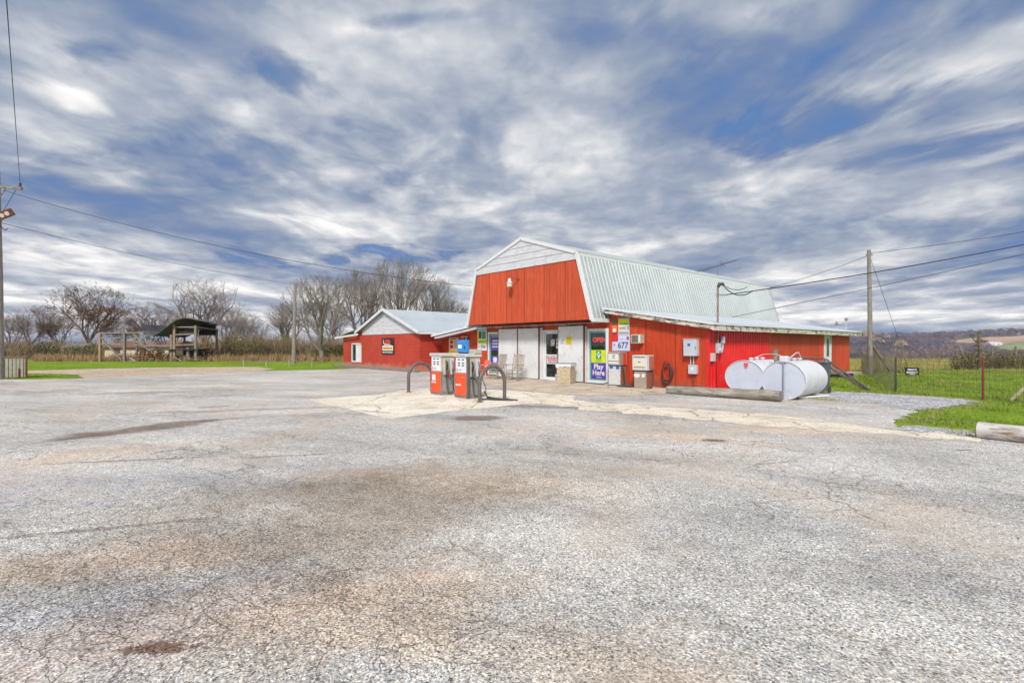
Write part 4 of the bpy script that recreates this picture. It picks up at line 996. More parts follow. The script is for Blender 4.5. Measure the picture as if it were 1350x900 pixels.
def hoop(loc, label, L=.90, H=.96):
    t = thing('hoop_bollard', label, 'bollard', loc, 0, 'steel hoop bollards guarding the pumps')
    pts = [(0, -L/2, 0), (0, -L/2, H-L/2)]+[(0, -L/2*math.cos(a), H-L/2+L/2*math.sin(a)) for a in [PI*i/12 for i in range(1, 12)]]+[(0, L/2, H-L/2), (0, L/2, 0)]
    m_ = MB(); m_.tube(pts, .052, 14); m_.build('hoop_pipe', dark_pipe, t, smooth='auto')
    for k in (-1, 1): MB().cyl((0, k*L/2, 0), .085, .02, 14).build('foot_plate', rust, t)
    return t
hoop((1.68, -7.46, .0), 'grey steel hoop bollard right of the orange pumps')
hoop((-2.25, -7.34, .0), 'grey steel hoop bollard left of the orange pumps')
m_ = MB(); r_ = random.Random(4)
m_.tube([(.86, -7.3, .2), (1.0, -7.35, .05), (1.25, -7.5, .025), (1.7, -7.3, .022), (2.05, -7.05, .022), (2.1, -6.9, .022), (1.8, -6.95, .022), (1.3, -7.05, .022), (.95, -7.0, .03)], .018, 8)
m_.tube([(.86, -7.1, .2), (1.1, -7.15, .03), (1.5, -7.2, .022), (1.9, -7.15, .022), (1.6, -7.35, .045), (1.2, -7.25, .03)], .018, 8)
tag(m_.build('fuel_hose', rubber, smooth='auto'), 'black hose lying in a loop on the pad beneath the right hoop bollard', 'hose')

# ------------------------------------------------------------------ the two pumps against the wall
t = thing('kerosene_pump', 'white fuel pump with blue tape against the wall beneath the 677 sign', 'fuel pump', (.72, -.42, 0))
MB().box(-.29, .29, -.22, .22, 0, .05).build('base', steel, t)
MB().box(-.27, .27, -.20, .20, .05, .76).build('lower_cabinet', pump_white, t, bevel=.01)
MB().box(.272, .285, -.18, .18, .08, .74).build('side_panel', simple('side_brown', (.30, .13, .08), .5), t)
MB().box(-.29, .29, -.24, .22, .79, 1.30).build('head', pump_grey, t, bevel=.012)
MB().box(-.28, .28, -.21, .2, .76, .788).build('gap_band', black, t)
MB().box(-.25, .23, -.246, -.241, .84, 1.22).build('dial_face', flat('dial_cream', (.72, .70, .60)), t)
m_ = MB(); m_.box(-.25, .23, -.250, -.247, .93, .96); m_.box(-.06, .08, -.250, -.247, 1.14, 1.18); m_.box(-.05, .06, -.250, -.247, 1.06, 1.10); m_.build('dial_print', simple('dial_teal', (.15, .25, .28), .5), t)
MB().box(-.22, -.06, -.206, -.201, .66, .76).box(.08, .23, -.206, -.201, .64, .76).build('tape', blue_tape, t)
MB().box(.29, .32, -.06, .14, .8, 1.25).build('nozzle_boot', red_x, t, bevel=.01)
m_ = MB(); m_.tube([(.30, -.1, .76), (.36, -.14, .70), (.38, -.1, .40), (.34, 0, .08), (.2, -.3, .03), (.5, -.5, .03), (.9, -.4, .03), (.9, -.2, .03), (.4, -.25, .05)], .02, 8); m_.build('hose', rubber, t, smooth='auto')
t = thing('diesel_pump', 'tan and white fuel pump standing alone before the red wall', 'fuel pump', (2.14, -.82, 0))
MB().box(-.25, .25, -.2, .2, 0, .62).build('lower_cabinet', pump_tan, t, bevel=.01)
MB().box(-.30, .30, -.24, .22, .66, 1.20).build('head', pump_white, t, bevel=.012); MB().box(-.27, .27, -.21, .2, .62, .658).build('gap_band', black, t)
MB().box(-.25, .24, -.246, -.241, .72, 1.08).build('dial_face', flat('dial_cream_b', (.70, .67, .56)), t)
m_ = MB()
for i in range(8): m_.box(-.24+i*.06, -.20+i*.06, -.250, -.247, 1.11, 1.15)
for i in range(7): m_.box(-.22+i*.065, -.17+i*.065, -.251, -.2475, .76, .79)
m_.box(-.04, .05, -.251, -.2475, .94, .97); m_.build('dial_print', simple('dial_black', (.08, .07, .07), .5), t)
m_ = MB(); m_.prism([(-.13+.13*math.cos(a*PI/8), .47+.07*math.sin(a*PI/8)) for a in range(16)], -.206, -.201); m_.box(.08, .19, -.206, -.201, .42, .54); m_.build('sticker', white_s, t)
MB().box(.302, .35, -.1, .16, .70, 1.17).build('nozzle_boot', simple('boot_red', (.42, .14, .10), .5, 0, .2, 8), t, bevel=.01)
MB().box(.252, .262, -.18, .18, .03, .60).build('side_panel', simple('side_red_b', (.28, .10, .07), .6), t)
m_ = MB(); m_.tube([(.34, .1, .70), (.38, .05, .4), (.34, .0, .1), (.30, -.05, .02)], .018, 8); m_.tube([(-.31, -.15, .9), (-.34, -.15, .7), (-.30, -.15, .55)], .02, 8); m_.build('hose', rubber, t, smooth='auto')
m_ = MB(); m_.tube([(-1.6, -.35, .03), (-1.0, -.3, .02), (-.3, -.45, .02), (.1, -.55, .03), (.35, -.45, .12), (.42, -.38, .3)], .02, 8)
tag(m_.build('fuel_hose', rubber, smooth='auto'), 'black hose running along the foot of the store front to the white pump', 'hose')
t = thing('hose_coil', 'dark cable and hose coil hanging on the red wall left of the electric cabinet', 'hose coil', (2.68, -.06, .62))
r_ = random.Random(8); m_ = MB()
for k in range(6):
    a0 = r_.uniform(0, 6); rx = .20+r_.uniform(-.04, .03); rzz = .36+r_.uniform(-.08, .05); pts = [(rx*math.cos(a0+i*.35)+r_.uniform(-.01, .01), -.03-k*.018, rzz*math.sin(a0+i*.35)-.05) for i in range(19)]
    m_.tube(pts, .014, 6)
m_.tube([(-.1, -.06, -.3), (-.16, -.08, -.5), (.0, -.1, -.6), (.2, -.1, -.6)], .014, 6); m_.build('coil', rubber, t, smooth='auto')
MB().box(-.03, .03, -.12, .06, .24, .28).build('hook', rust, t)
m_ = MB(); m_.tube([(.1*math.cos(i*.4), -.15, .22*math.sin(i*.4)) for i in range(16)], .01, 6); m_.build('red_cord', red_sign, t)

# ------------------------------------------------------------------ trash can, pail, chairs
t = thing('trash_can', 'square pebble aggregate trash can with a white bag over its rim', 'trash can', (-1.52, -.86, 0), R(20))
m_ = MB(); m_.prism([(-.30, -.30), (.30, -.30), (.30, .30), (-.30, .30)], 0, .72, 'xy'); m_.build('body', aggregate, t, bevel=.03)
m_ = MB(); m_.box(-.33, .33, -.33, .33, .76, .83); m_.build('lid', simple('lid_grey', (.30, .30, .30), .5, 0, .2), t, bevel=.02)
m_ = MB(); r_ = random.Random(2); n_ = 48; prof = []
for i in range(n_):
    a = 2*PI*i/n_; c_, s_ = math.cos(a), math.sin(a); k = .335/max(abs(c_), abs(s_)); prof.append((c_*k, s_*k))
v = [(x_*.97, y_*.97, .80) for x_, y_ in prof]+[(x_*1.0, y_*1.0, .77) for x_, y_ in prof]+[(x_*.96, y_*.96, .66+r_.uniform(-.05, .05)) for x_, y_ in prof]
f = [(j, (j+1) % n_, n_+(j+1) % n_, n_+j) for j in range(n_)]+[(n_+j, n_+(j+1) % n_, 2*n_+(j+1) % n_, 2*n_+j) for j in range(n_)]
m_.add(v, f); m_.build('bin_liner', simple('white_bag', (.72, .74, .76), .35), t, smooth=True)
t = thing('pail', 'small white pail on the ground left of the trash can', 'pail', (-2.20, -.62, 0))
m_ = MB(); m_.lathe([(.10, 0), (.13, .30), (.135, .31)], n=16); m_.build('bucket', simple('pail_white', (.55, .56, .56), .5), t, smooth='auto')
m_ = MB(); m_.tube([(-.13, 0, .28)]+[(-.13*math.cos(a), -.05, .28+.13*math.sin(a)) for a in [PI*i/6 for i in range(1, 6)]]+[(.13, 0, .28)], .004, 5); m_.build('handle', steel, t)

def rocking_chair(loc, rz, label):
    t = thing('rocking_chair', label, 'rocking chair', loc, rz, 'rocking chairs before the white panels')
    m_ = MB(); m_.box(-.27, .27, -.26, .22, .42, .45)
    for i in range(7): pass
    m_.build('seat', chair_wood, t, bevel=.008)
    bk = MB()
    for i in range(7):
        x_ = -.18+i*.06; bk.beam((x_, .22, .48), (x_*1.02, .36, 1.04), .035, .014, up=(0, 1, 0))
    bk.beam((-.26, .225, .50), (.26, .225, .50), .025, .05); b_ = bk.build('backrest', chair_wood, t)
    cr = MB(); pts = [(-.25, 1.02), (.25, 1.02), (.25, 1.09), (.13, 1.125), (0, 1.14), (-.13, 1.125), (-.25, 1.09)]
    cr.prism(pts, .355, .38); cr.build('crest_rail', chair_wood, b_)
    for k in (-1, 1):
        m_ = MB(); m_.tube([(k*.27, .18, .04), (k*.27, .215, .45), (k*.27, .37, 1.12), (k*.27, .375, 1.17)], [.02, .022, .018, .012], 8); m_.build('rear_leg', chair_wood, t, smooth='auto')
        m_ = MB(); m_.tube([(k*.29, -.24, .04), (k*.29, -.24, .66)], .02, 8); m_.build('front_leg', chair_wood, t, smooth='auto')
        m_ = MB(); m_.box(k*.29-.045, k*.29+.045, -.32, .28, .66, .685); m_.build('armrest', chair_wood, t, bevel=.006)
        m_ = MB(); m_.tube([(k*.28, -.46+i*.1, .02+.055*((-.46+i*.1+.02)/.5)**2) for i in range(11)], .02, 6); m_.build('rocker', chair_wood, t, smooth='auto')
    m_ = MB(); m_.tube([(-.29, -.24, .22), (.29, -.24, .22)], .012, 6); m_.tube([(-.29, -.24, .33), (.29, -.24, .33)], .012, 6); m_.tube([(-.27, .19, .24), (.27, .19, .24)], .012, 6)
    for k in (-1, 1): m_.tube([(k*.28, -.24, .26), (k*.27, .19, .26)], .012, 6)
    m_.build('stretcher', chair_wood, t)
    return t
rocking_chair((-5.40, -1.28, .01), R(-3), 'weathered wooden rocking chair in front of the left white panel')
rocking_chair((-4.25, -1.22, .01), R(14), 'weathered wooden rocking chair nearer the glass door, turned slightly')
t = thing('metal_chair', 'faded red metal lawn chair left of the rocking chairs', 'chair', (-6.20, -1.35, .01), R(10))
m_ = MB(); m_.prism([(-.2, .45), (.2, .45), (.22, .75), (.12, .84), (-.12, .84), (-.22, .75)], .2, .215); m_.build('backrest', pink, t, bevel=.004)
MB().box(-.22, .22, -.22, .2, .37, .39).build('seat', pink, t, bevel=.008)
for k in (-1, 1):
    m_ = MB(); m_.tube([(k*.24, .2, .6), (k*.25, -.24, .58), (k*.25, -.27, .5), (k*.24, -.25, .03), (k*.24, .25, .02)], .014, 8); m_.build('frame_leg', white_paint, t, smooth='auto')

# ------------------------------------------------------------------ tanks
def tank(loc, L, rx, rz2, label, kind):
    t = thing('fuel_tank', label, 'tank', loc, 0, 'white fuel tanks on their sides by the store')
    n_ = 40; ell = [(rx*math.cos(2*PI*i/n_), rz2+rz2*math.sin(2*PI*i/n_)) for i in range(n_)]
    m_ = MB(); v = []
    for y_, sc in ((-L/2+.0, 1), (-L/2+.02, 1.0), (L/2-.02, 1.0), (L/2, 1)):
        v += [(x_*sc, y_, rz2+(z_-rz2)*sc) for x_, z_ in ell]
    f = [(k*n_+i, k*n_+(i+1) % n_, (k+1)*n_+(i+1) % n_, (k+1)*n_+i) for k in range(3) for i in range(n_)]
    m_.add(v, f); sh = m_.build('shell', tank_white, t, smooth='auto')
    for y_, sg in ((-L/2+.015, -1), (L/2-.015, 1)):
        m_ = MB(); m_.prism([(x_*.985, rz2+(z_-rz2)*.985) for x_, z_ in ell], y_, y_+.01); m_.build('end_plate', tank_end_shade, t)
    m_ = MB(); m_.tube([(x_*1.0, -L/2, z_) for x_, z_ in ell+[ell[0]]], .012, 6); m_.build('rim_weld', tank_white, t, smooth='auto')
    for y_ in (-L/6, L/6):
        m_ = MB(); m_.tube([(x_*1.002, y_, rz2+(z_-rz2)*1.002) for x_, z_ in ell+[ell[0]]], .007, 5, False); m_.build('weld_seam', tank_end_shade, t, smooth='auto')
    for k, y_ in enumerate((-.55, -.1, .35)):
        MB().lathe([(.05, 0), (.05, .05), (.075, .05), (.075, .08), (.04, .10)], (0, y_, 2*rz2-.015), 12).build('filler_cap', tank_white, t, smooth='auto')
    for y_ in (-L/3, L/3): MB().box(-.35, .35, y_-.06, y_+.06, -.005, .055).build('skid', grey_wood, t)
    return t
t1 = tank((5.36, 1.10, .0), 2.1, .63, .53, 'white fuel tank with a small red label, partly behind the other tank', 0)
m_ = MB(); m_.prism([(-.02, .98), (.13, .98), (.11, .86), (.055, .80), (0, .86)], -1.062, -1.05); m_.build('red_label', pink, t1)
bars_ = MB(); bars_.box(0.0, .11, -1.066, -1.063, .93, .95); bars_.box(0.02, .09, -1.066, -1.063, .88, .90); bars_.build('label_print', red_sign, t1)
t2 = tank((6.93, -.09, .0), 1.82, .60, .545, 'white fuel tank with a vertical pipe on its end, nearest the log', 1)
m_ = MB(); m_.tube([(.02, -.94, .03), (.02, -.94, 1.08), (.02, -.92, 1.16), (.02, -.9, 1.14)], .020, 8); m_.build('drop_pipe', simple('galv', (.36, .40, .46), .4, .5), t2)
MB().box(-.10, .12, -.96, -.74, 1.06, 1.24).build('pump_head', tank_white, t2, bevel=.03)
m_ = MB(); m_.tube([(.1, -.8, 1.15), (.12, -.3, 1.32), (.1, 0, 1.34), (.05, .3, 1.2)], .012, 6); m_.build('hose', white_paint, t2)
m_ = MB(); m_.tube([(5.42, .65, 1.13), (5.7, .7, 1.26), (6.3, .1, 1.28), (6.9, -.6, 1.18)], .010, 6); tag(m_.build('vent_hose', white_paint), 'thin white hose looped between the tops of the two tanks', 'hose')
MB_ = MB(); MB_.tube([G(1040, 527).to_3d()+Vector((0, 0, .04)), G(1092, 523).to_3d()+Vector((0, 0, .04))], .03, 8); tag(MB_.build('white_pipe', white_paint), 'white pipe lying on the asphalt beside the nearer tank', 'pipe')

# wheelie bin
bl = G(1086, 518.5)
t = thing('wheelie_bin', 'dark grey wheelie bin standing behind the nearer white tank', 'wheelie bin', (6.95, 2.05, 0), R(0))
t.scale = (.86, .86, 1.0)
m_ = MB(); v = [(-.22, -.25, .08), (.22, -.25, .08), (.22, .22, .08), (-.22, .22, .08), (-.29, -.33, .96), (.29, -.33, .96), (.29, .30, .96), (-.29, .30, .96)]
m_.add(v, [(0, 3, 2, 1), (4, 5, 6, 7), (0, 1, 5, 4), (1, 2, 6, 5), (2, 3, 7, 6), (3, 0, 4, 7)]); m_.build('body', bin_grey, t, bevel=.02)
MB().box(-.31, .31, -.36, .33, .965, 1.02).build('lid', bin_grey, t, bevel=.02)
for k in (-1, 1):
    m_ = MB(); m_.cyl((k*.24-.03, .2, .12), .12, .06, 16, 'x'); m_.build('wheel', rubber, t, smooth='auto')

# hand rail and step
t = thing('hand_rail', 'dark metal hand rail sloping down to the grass by the side door', 'hand rail', (6, 5.5, 0))
e_ = G(1146, 515)
m_ = MB(); pts = [(6.0, 2.2, 1.12), (6.0, 5.45, 1.05), (6.12, 5.45, 1.0), (e_.x, e_.y, .04)]; m_.tube(pts, .032, 8); m_.build('rail', dark_pipe, t, world=True, smooth='auto')
m_ = MB(); m_.tube([(6.05, 5.45, 1.0), (6.05, 5.45, 0)], .03, 8); m_.build('post', dark_pipe, t, world=True); m_ = MB(); m_.box(5.93, 6.03, .93, 1.03, 0, 1.42); m_.build('post', grey_wood, t, world=True)
m_ = MB(); m_.beam((6.12, 5.4, .80), (e_.x-.1, e_.y+.1, .0), .05, .09); m_.build('lower_rail', grey_wood, t, world=True)
t = thing('door_steps', 'low dark timber steps under the white side door', 'steps', (4.7, 12.1, 0))
MB().box(-.5, .35, -.6, .9, -.05, .16).build('tread', dark_gap, t); MB().box(-.5, .0, -.55, .85, .16, .30).build('tread', grey_wood, t); MB().box(-.5, .1, 1.0, 3.4, -.05, .14).build('block', concrete_l, t)

# ------------------------------------------------------------------ logs
def log(a, b, r0, r1, mat, label, seed):
    a = Vector(a); b = Vector(b); L = (b-a).length; ang = math.atan2((b-a).y, (b-a).x)
    t = thing('parking_log', label, 'log', (a.x, a.y, 0), ang)
    r_ = random.Random(seed); n_ = 20; k = 26; v = []; f = []
    ph = [r_.uniform(0, 6) for _ in range(4)]
    for i in range(k+1):
        x_ = L*i/k; rr = r0+(r1-r0)*i/k
        for j in range(n_):
            q = 2*PI*j/n_; e = 1+.05*math.sin(3*q+ph[0]+i*.2)+.03*math.sin(7*q+ph[1])+.025*math.sin(i*.9+ph[2]+q)
            v.append((x_, rr*e*math.cos(q)+.03*math.sin(i*.3+ph[3]), max(.004, rr*.97+rr*e*math.sin(q))))
    f = [(i*n_+j, i*n_+(j+1) % n_, (i+1)*n_+(j+1) % n_, (i+1)*n_+j) for i in range(k) for j in range(n_)]
    MB().add(v, f).build('bark', mat, t, smooth=True)
    for x_, i in ((-.004, 0), (L+.004, k)):
        MB().add([(x_, p[1], p[2]) for p in v[i*n_:(i+1)*n_]], [tuple(range(n_))]).build('cut_end', grey_wood if i else simple('cut_end_%d' % seed, (.34, .30, .26), .9, 0, .3, 12), t)
    return t
la = G(880, 518.5); lb = G(1030, 529.5)
log(la, lb, .125, .155, log_wood, 'long weathered log lying before the tanks and the corner of the store', 1)
rl = G(1289, 577); dr_ = (G(1350, 583.5)-rl).normalized()
log(rl, rl+dr_*3.0, .135, .15, log_paint, 'white painted peeling log at the right edge of the lot', 2)
for i, p in enumerate(((925, 521), (700, 0))):
    if p[1]:
        c0 = G(*p); m_ = MB(); m_.lathe([(.05, 0), (.07, .03), (.04, .06)], (c0.x, c0.y, 0), 8); tag(m_.build('stone', concrete_l), 'small pale stone at the foot of the long weathered log', 'stone')

# ------------------------------------------------------------------ poles and wires
def wire(name, label, a, b, sag, r=.012):
    a = Vector(a); b = Vector(b); m_ = MB(); k = 24
    m_.tube([a.lerp(b, i/k)-Vector((0, 0, sag*4*(i/k)*(1-i/k))) for i in range(k+1)], r, 5)
    return tag(m_.build(name, black), label, 'cable')
def cpt(X, Y, z): p = C(X, Y); return Vector((p.x, p.y, z))
pr = cpt(19.25, 27.7, 0)
t = thing('utility_pole', 'tall bare wooden utility pole on the lawn right of the store', 'utility pole', pr)
m_ = MB(); m_.tube([(.0, 0, -.2), (0, 0, 3.2), (-.06, .05, 6.68)], [.125, .108, .09], 14); m_.build('shaft', pole_wood, t, smooth='auto')
MB().beam((-.2, .0, 6.42), (.12, .05, 6.42), .05, .08).build('bracket', steel, t)
t = thing('utility_pole', 'thin distant wooden utility pole in the grass before the bare trees', 'utility pole', D(387, 481, 42.1).to_2d().to_3d())
m_ = MB(); m_.tube([(0, 0, -.2), (.1, .1, 6.62)], [.17, .11], 12); m_.build('shaft', pole_wood, t, smooth='auto')
MB().beam((-.1, .1, 6.4), (.3, .1, 6.4), .05, .05).build('bracket', steel, t)
pl = cpt(-23.35, 23.4, 0)
t = thing('utility_pole', 'wooden utility pole with crossarm and floodlight at the left edge', 'utility pole', pl, YAW)
m_ = MB(); m_.tube([(0, 0, 0), (-.0, 0, 4.5), (-.08, 0, 9.45)], [.22, .17, .13], 14); m_.build('shaft', pole_wood, t, smooth='auto')
m_ = MB(); m_.beam((-1.2, .15, 8.92), (1.28, -.2, 8.60), .10, .12); m_.tube([(.0, -.1, 8.0), (.5, -.15, 8.62)], .025, 6); ca_ = m_.build('crossarm', grey_wood, t)
m_ = MB()
for x_, z_ in ((1.15, 8.70), (0, 9.45)): m_.lathe([(.03, 0), (.06, .03), (.04, .08), (.055, .12), (.02, .18)], (x_, -.15 if x_ else 0, z_), 10)
m_.build('insulator', simple('insulator_brown', (.10, .05, .04), .3), ca_)
t3 = thing('floodlight', 'rusty floodlight with pale lenses fixed to the pole at the left edge', 'floodlight', (pl.x, pl.y, 7.35), YAW)
m_ = MB(); m_.tube([(.1, 0, .0), (.3, -.1, .05)], .04, 8); m_.tube([(.1, 0, -.2), (.22, 0, -.1)], .02, 6); m_.build('arm', rust, t3)
Mx = Matrix.Translation((.52, -.16, .12)) @ Euler((R(25), R(-22), R(0))).to_matrix().to_4x4()
m_ = MB(); m_.box(-.25, .25, -.10, .16, -.16, .16, Mx); m_.build('housing', rust, t3, bevel=.03)
for q in (-.12, .12):
    m_ = MB(); m_.tube([Mx @ Vector((q, -.104, -.01)), Mx @ Vector((q, -.125, -.01))], .095, 12); m_.build('lens', lens_m, t3)
m_ = MB(); m_.tube([(.1, 0, -.35), (.25, -.05, -.5), (.42, -.1, -.6), (.55, -.1, -.52)], .018, 6); m_.build('cable_tail', black, t3)
ce = cpt(-23.35+1.15, 23.4-.15, 8.78)
far_ = cpt(5.6, -6.5, 7.9)
wire('overhead_wire', 'overhead wire climbing steeply from the crossarm at the left edge', ce, far_, .08, .010)
wire('overhead_wire', 'upper long wire from the crossarm pole across to the barn', cpt(-23.0, 23.3, 8.55), D(621, 377, 24.4), .55, .010)
wire('overhead_wire', 'lower wire from the floodlight pole to the distant thin pole', cpt(-23.2, 23.3, 7.1), D(390, 375, 42.1), .25, .010)
wire('guy_wire', 'short slack wire from the crossarm tip down to the floodlight', cpt(-22.35, 23.2, 8.55), cpt(-22.95, 23.2, 7.55), .02, .010)
OP = cpt(30, 20, 8.0)
wire('overhead_wire', 'top wire running right from the top of the lawn utility pole', pr+Vector((0, 0, 6.5)), OP+Vector((0, 0, -.1)), .25, .011)
mh = Vector((4.42, .66, 3.28))
wire('overhead_wire', 'thick service wire from the roof mast past the lawn utility pole', mh, OP+Vector((0, 0, -.15)), .35, .017)
wire('overhead_wire', 'lowest wire from the lean-to roof running up to the right', onU(965, 418, 3.6), OP+Vector((0, 0, -.55)), .10, .010)
wire('overhead_wire', 'wire from the far corner of the barn roof to the lawn utility pole', onU(1010, 381, -.9), pr+Vector((0, 0, 6.4)), .1, .011)
gw = cpt(24.3, 31.5, 0); top = pr+Vector((0, 0, 6.3))
wire('guy_wire', 'straight guy wire slanting down from the lawn utility pole', top, gw, 0, .010)
m_ = MB(); a_ = top.lerp(gw, .76); m_.tube([a_, gw], .035, 8); tag(m_.build('guy_guard', simple('guard_yellow', (.42, .36, .14), .6)), 'faded yellow sleeve around the foot of the guy wire', 'guy guard')
wire('service_drop', 'short looped black wires at the weather head of the service mast', (4.40, .66, 3.56), (5.1, 1.3, 3.42), .22, .018)
wire('service_drop', 'thin black wire tail curling from the weather head to the service wire', (4.40, .66, 3.60), (4.95, 1.2, 3.55), .12, .012)

# ------------------------------------------------------------------ slatted enclosure on the left edge
t = thing('slatted_enclosure', 'grey slatted metal enclosure with rusty top at the left edge', 'enclosure', cpt(-25.0, 24.0, 0), YAW+R(42))
m_ = MB()
r_ = random.Random(6)
for i in range(26):
    x_ = -1.6+i*.13; m_.box(x_, x_+.105, -.42, -.40, .02, .95)
for i in range(10): y_ = -.40+i*.13; m_.box(1.72, 1.74, y_, y_+.105, .02, .95)
m_.build('slats', simple('slat_grey', (.42, .40, .33), .7, 0, .2, 3, (.2, .13, .08), .4), t)
MB().box(-1.65, 1.78, -.46, -.38, .97, 1.03).box(1.70, 1.78, -.379, .9, .97, 1.03).build('top_rail', simple('rail_rust', (.26, .15, .09), .8, 0, .3, 6, (.10, .06, .04), .5), t)
MB().box(-1.6, 1.70, -.38, .85, 0, .85).build('box_inside', simple('enc_dark', (.12, .11, .10), .9), t)
for x_ in (-.2, 1.74): MB().box(x_-.04, x_+.04, -.47, -.41, 0, 1.0).build('post', rust, t)
MB().box(1.45, 1.50, -.46, -.44, .02, .45).build('latch_bar', rust, t)

# ------------------------------------------------------------------ fence on the right
f1, f2 = G(1181, 517), G(1296, 526.5); fd = (f2-f1).normalized()
f0 = G(1128, 503); 
posts = [f1, f2, f2+fd*2.6, f2+fd*5.2]
def fence_post(p, h, m_post, lab):
    t = thing('fence_post', lab, 'fence post', (p.x, p.y, 0)); m_ = MB(); m_.tube([(0, 0, -.1), (0, 0, h)], .03, 8); m_.build('shaft', m_post, t)
    m_ = MB(); m_.lathe([(.035, 0), (.03, .03), (.012, .05)], (0, 0, h), 8); m_.build('cap', rust, t)
fence_post(f1, 1.13, simple('post_dark', (.09, .09, .08), .6, .3), 'dark thin metal fence post left of the private property sign')
fence_post(f2, 1.18, simple('post_red', (.20, .05, .04), .6, .2), 'rusty red metal fence post on the lawn at the right')
fence_post(posts[2], 1.15, MATS['post_dark'], 'dark fence post outside the right edge of the lawn')
fb = Vector((4.6, 16.4)) 
m_ = MB(); line = [fb, f1, f2, posts[2], posts[3]]
for a, b_ in zip(line[:-1], line[1:]):
    L = (b_-a).length; k = max(1, int(L/.15)); dd = (b_-a)/k
    for i in range(k):
        p = a+dd*i; m_.tube([(p.x, p.y, .03), (p.x, p.y, 1.06)], .0042, 3, False)
    for zq in (.05, .18, .30, .43, .56, .70, .84, .96, 1.06):
        m_.tube([(a.x, a.y, zq), ((a.x+b_.x)/2, (a.y+b_.y)/2, zq-.012), (b_.x, b_.y, zq)], .0042, 3, False)
tag(m_.build('wire_fence', simple('fence_wire', (.13, .12, .11), .6, .4)), 'thin woven wire fence running across the lawn from the store', 'fence')
t = thing('private_property_sign', 'black sign reading PRIVATE PROPERTY hung on the wire fence', 'sign', D(1204.5, 491, 16.3), YAW)
sp = f1.lerp(f2, .20); t.location = (sp.x, sp.y, .60); t.rotation_euler = (0, 0, math.atan2(fd.y, fd.x))
t.rotation_euler = (0, 0, YAW+R(4))
MB().box(-.24, .24, -.03, -.02, 0, .24).build('board', black, t)
lettering('PRIVATE', .085, white_s, t, (0, -.033, .165), bold=.002); lettering('PROPERTY', .085, white_s, t, (0, -.033, .075), bold=.002, sx=.95)
MB().box(-.08, .10, -.0325, -.0305, .015, .03).build('small_print', white_s, t)
m_ = MB(); m_.beam((0, 0, 0), (.9, .1, .5), .05, .06); gp = G(1332, 529)
o = m_.build('leaning_stick', simple('stick_pale', (.42, .36, .24), .8)); o.location = (gp.x, gp.y, .02); o.rotation_euler = (0, 0, YAW+.2); tag(o, 'pale stick leaning in the grass at the right edge', 'stick')
# low white post-and-rope rail on the far grass
wp = [(321, 478), (351, 480), (381, 482), (411, 483)]
t = thing('rail_fence', 'low sagging white post and rail on the far grass left of the block building', 'fence', D(365, 480, 38).to_2d().to_3d())
pp = []
for i, (x_, y_) in enumerate(wp):
    p = C((x_-675)/679*37, 37); pp.append(Vector((p.x, p.y, 0)))
    m_ = MB(); m_.tube([(p.x, p.y, -.05), (p.x+(.1 if i == 3 else 0), p.y, .48+.2*(i == 3))], .035, 8); m_.build('post', MATS['pale_concrete'], t, world=True)
m_ = MB()
for a, b_ in zip(pp[:-1], pp[1:]): m_.tube([a+Vector((0, 0, .46)), (a+b_)/2+Vector((0, 0, .36)), b_+Vector((0, 0, .46))], .022, 6)
m_.build('rail', MATS['grey_timber'], t, world=True)
t = thing('propane_tank', 'small white propane tank at the far left corner of the block building', 'tank', (-25.2, 1.9, 0), 0)
m_ = MB(); prof = [(.02, 0), (.25, .06), (.38, .22), (.40, .4)]; m_.lathe([(.38*math.sin(a), .95-.85*math.cos(a)*.5-.42) for a in [PI*i/10 for i in range(11)]], n=18); m_.build('shell', tank_white, t, smooth=True)
MB().box(-.25, .25, -.2, .2, 0, .18).build('foot', concrete_l, t)

# ------------------------------------------------------------------ collapsed shed and what stands behind it
sh = thing('collapsed_shed', 'collapsed open timber shed with a twisted dark metal roof', 'shed', cpt(-35.5, 49, 0), YAW)
def S(px_, py_, dy=0): return ((px_-675)/679*49+35.5, dy, 1.55+(455-py_)/679*49)
def sbeam(a, b_, w_=.13, name='beam', dy=0, mat=grey_wood, dy2=None):
    MB().beam(S(*a, dy), S(*b_, dy if dy2 is None else dy2), w_, w_).build(name, mat, sh)
tanw = wood_mat('fresh_timber', (.42, .28, .17), (.18, .11, .07), (2, 2, 2))
for px_, ty, mm in ((132, 438, tanw), (164, 439, grey_wood), (226, 441, grey_wood), (230, 428, tanw), (258, 429, grey_wood), (248, 458, grey_wood)): sbeam((px_, 477), (px_, ty), .2, 'post', 0, mm)
for px_, ty in ((140, 441), (208, 441), (254, 432)): sbeam((px_, 475), (px_, ty), .16, 'post', 4.0)
for a, b_ in (((131, 439), (197, 438)), ((133, 453), (165, 454)), ((131, 446), (160, 445)), ((190, 456), (258, 454)), ((196, 460), (258, 461)), ((230, 441), (258, 440)), ((230, 431), (258, 431))): sbeam(a, b_, .12, 'beam')
for a, b_ in (((134, 446), (160, 474)), ((170, 443), (198, 462)), ((176, 440), (190, 452)), ((218, 470), (232, 455))): sbeam(a, b_, .12, 'brace')
sbeam((132, 439), (140, 440), .12, 'beam', 0, grey_wood, 4.0); sbeam((230, 431), (236, 433), .12, 'beam', 0, grey_wood, 4.0); sbeam((258, 431), (254, 433), .12, 'beam', 0, grey_wood, 4.0)
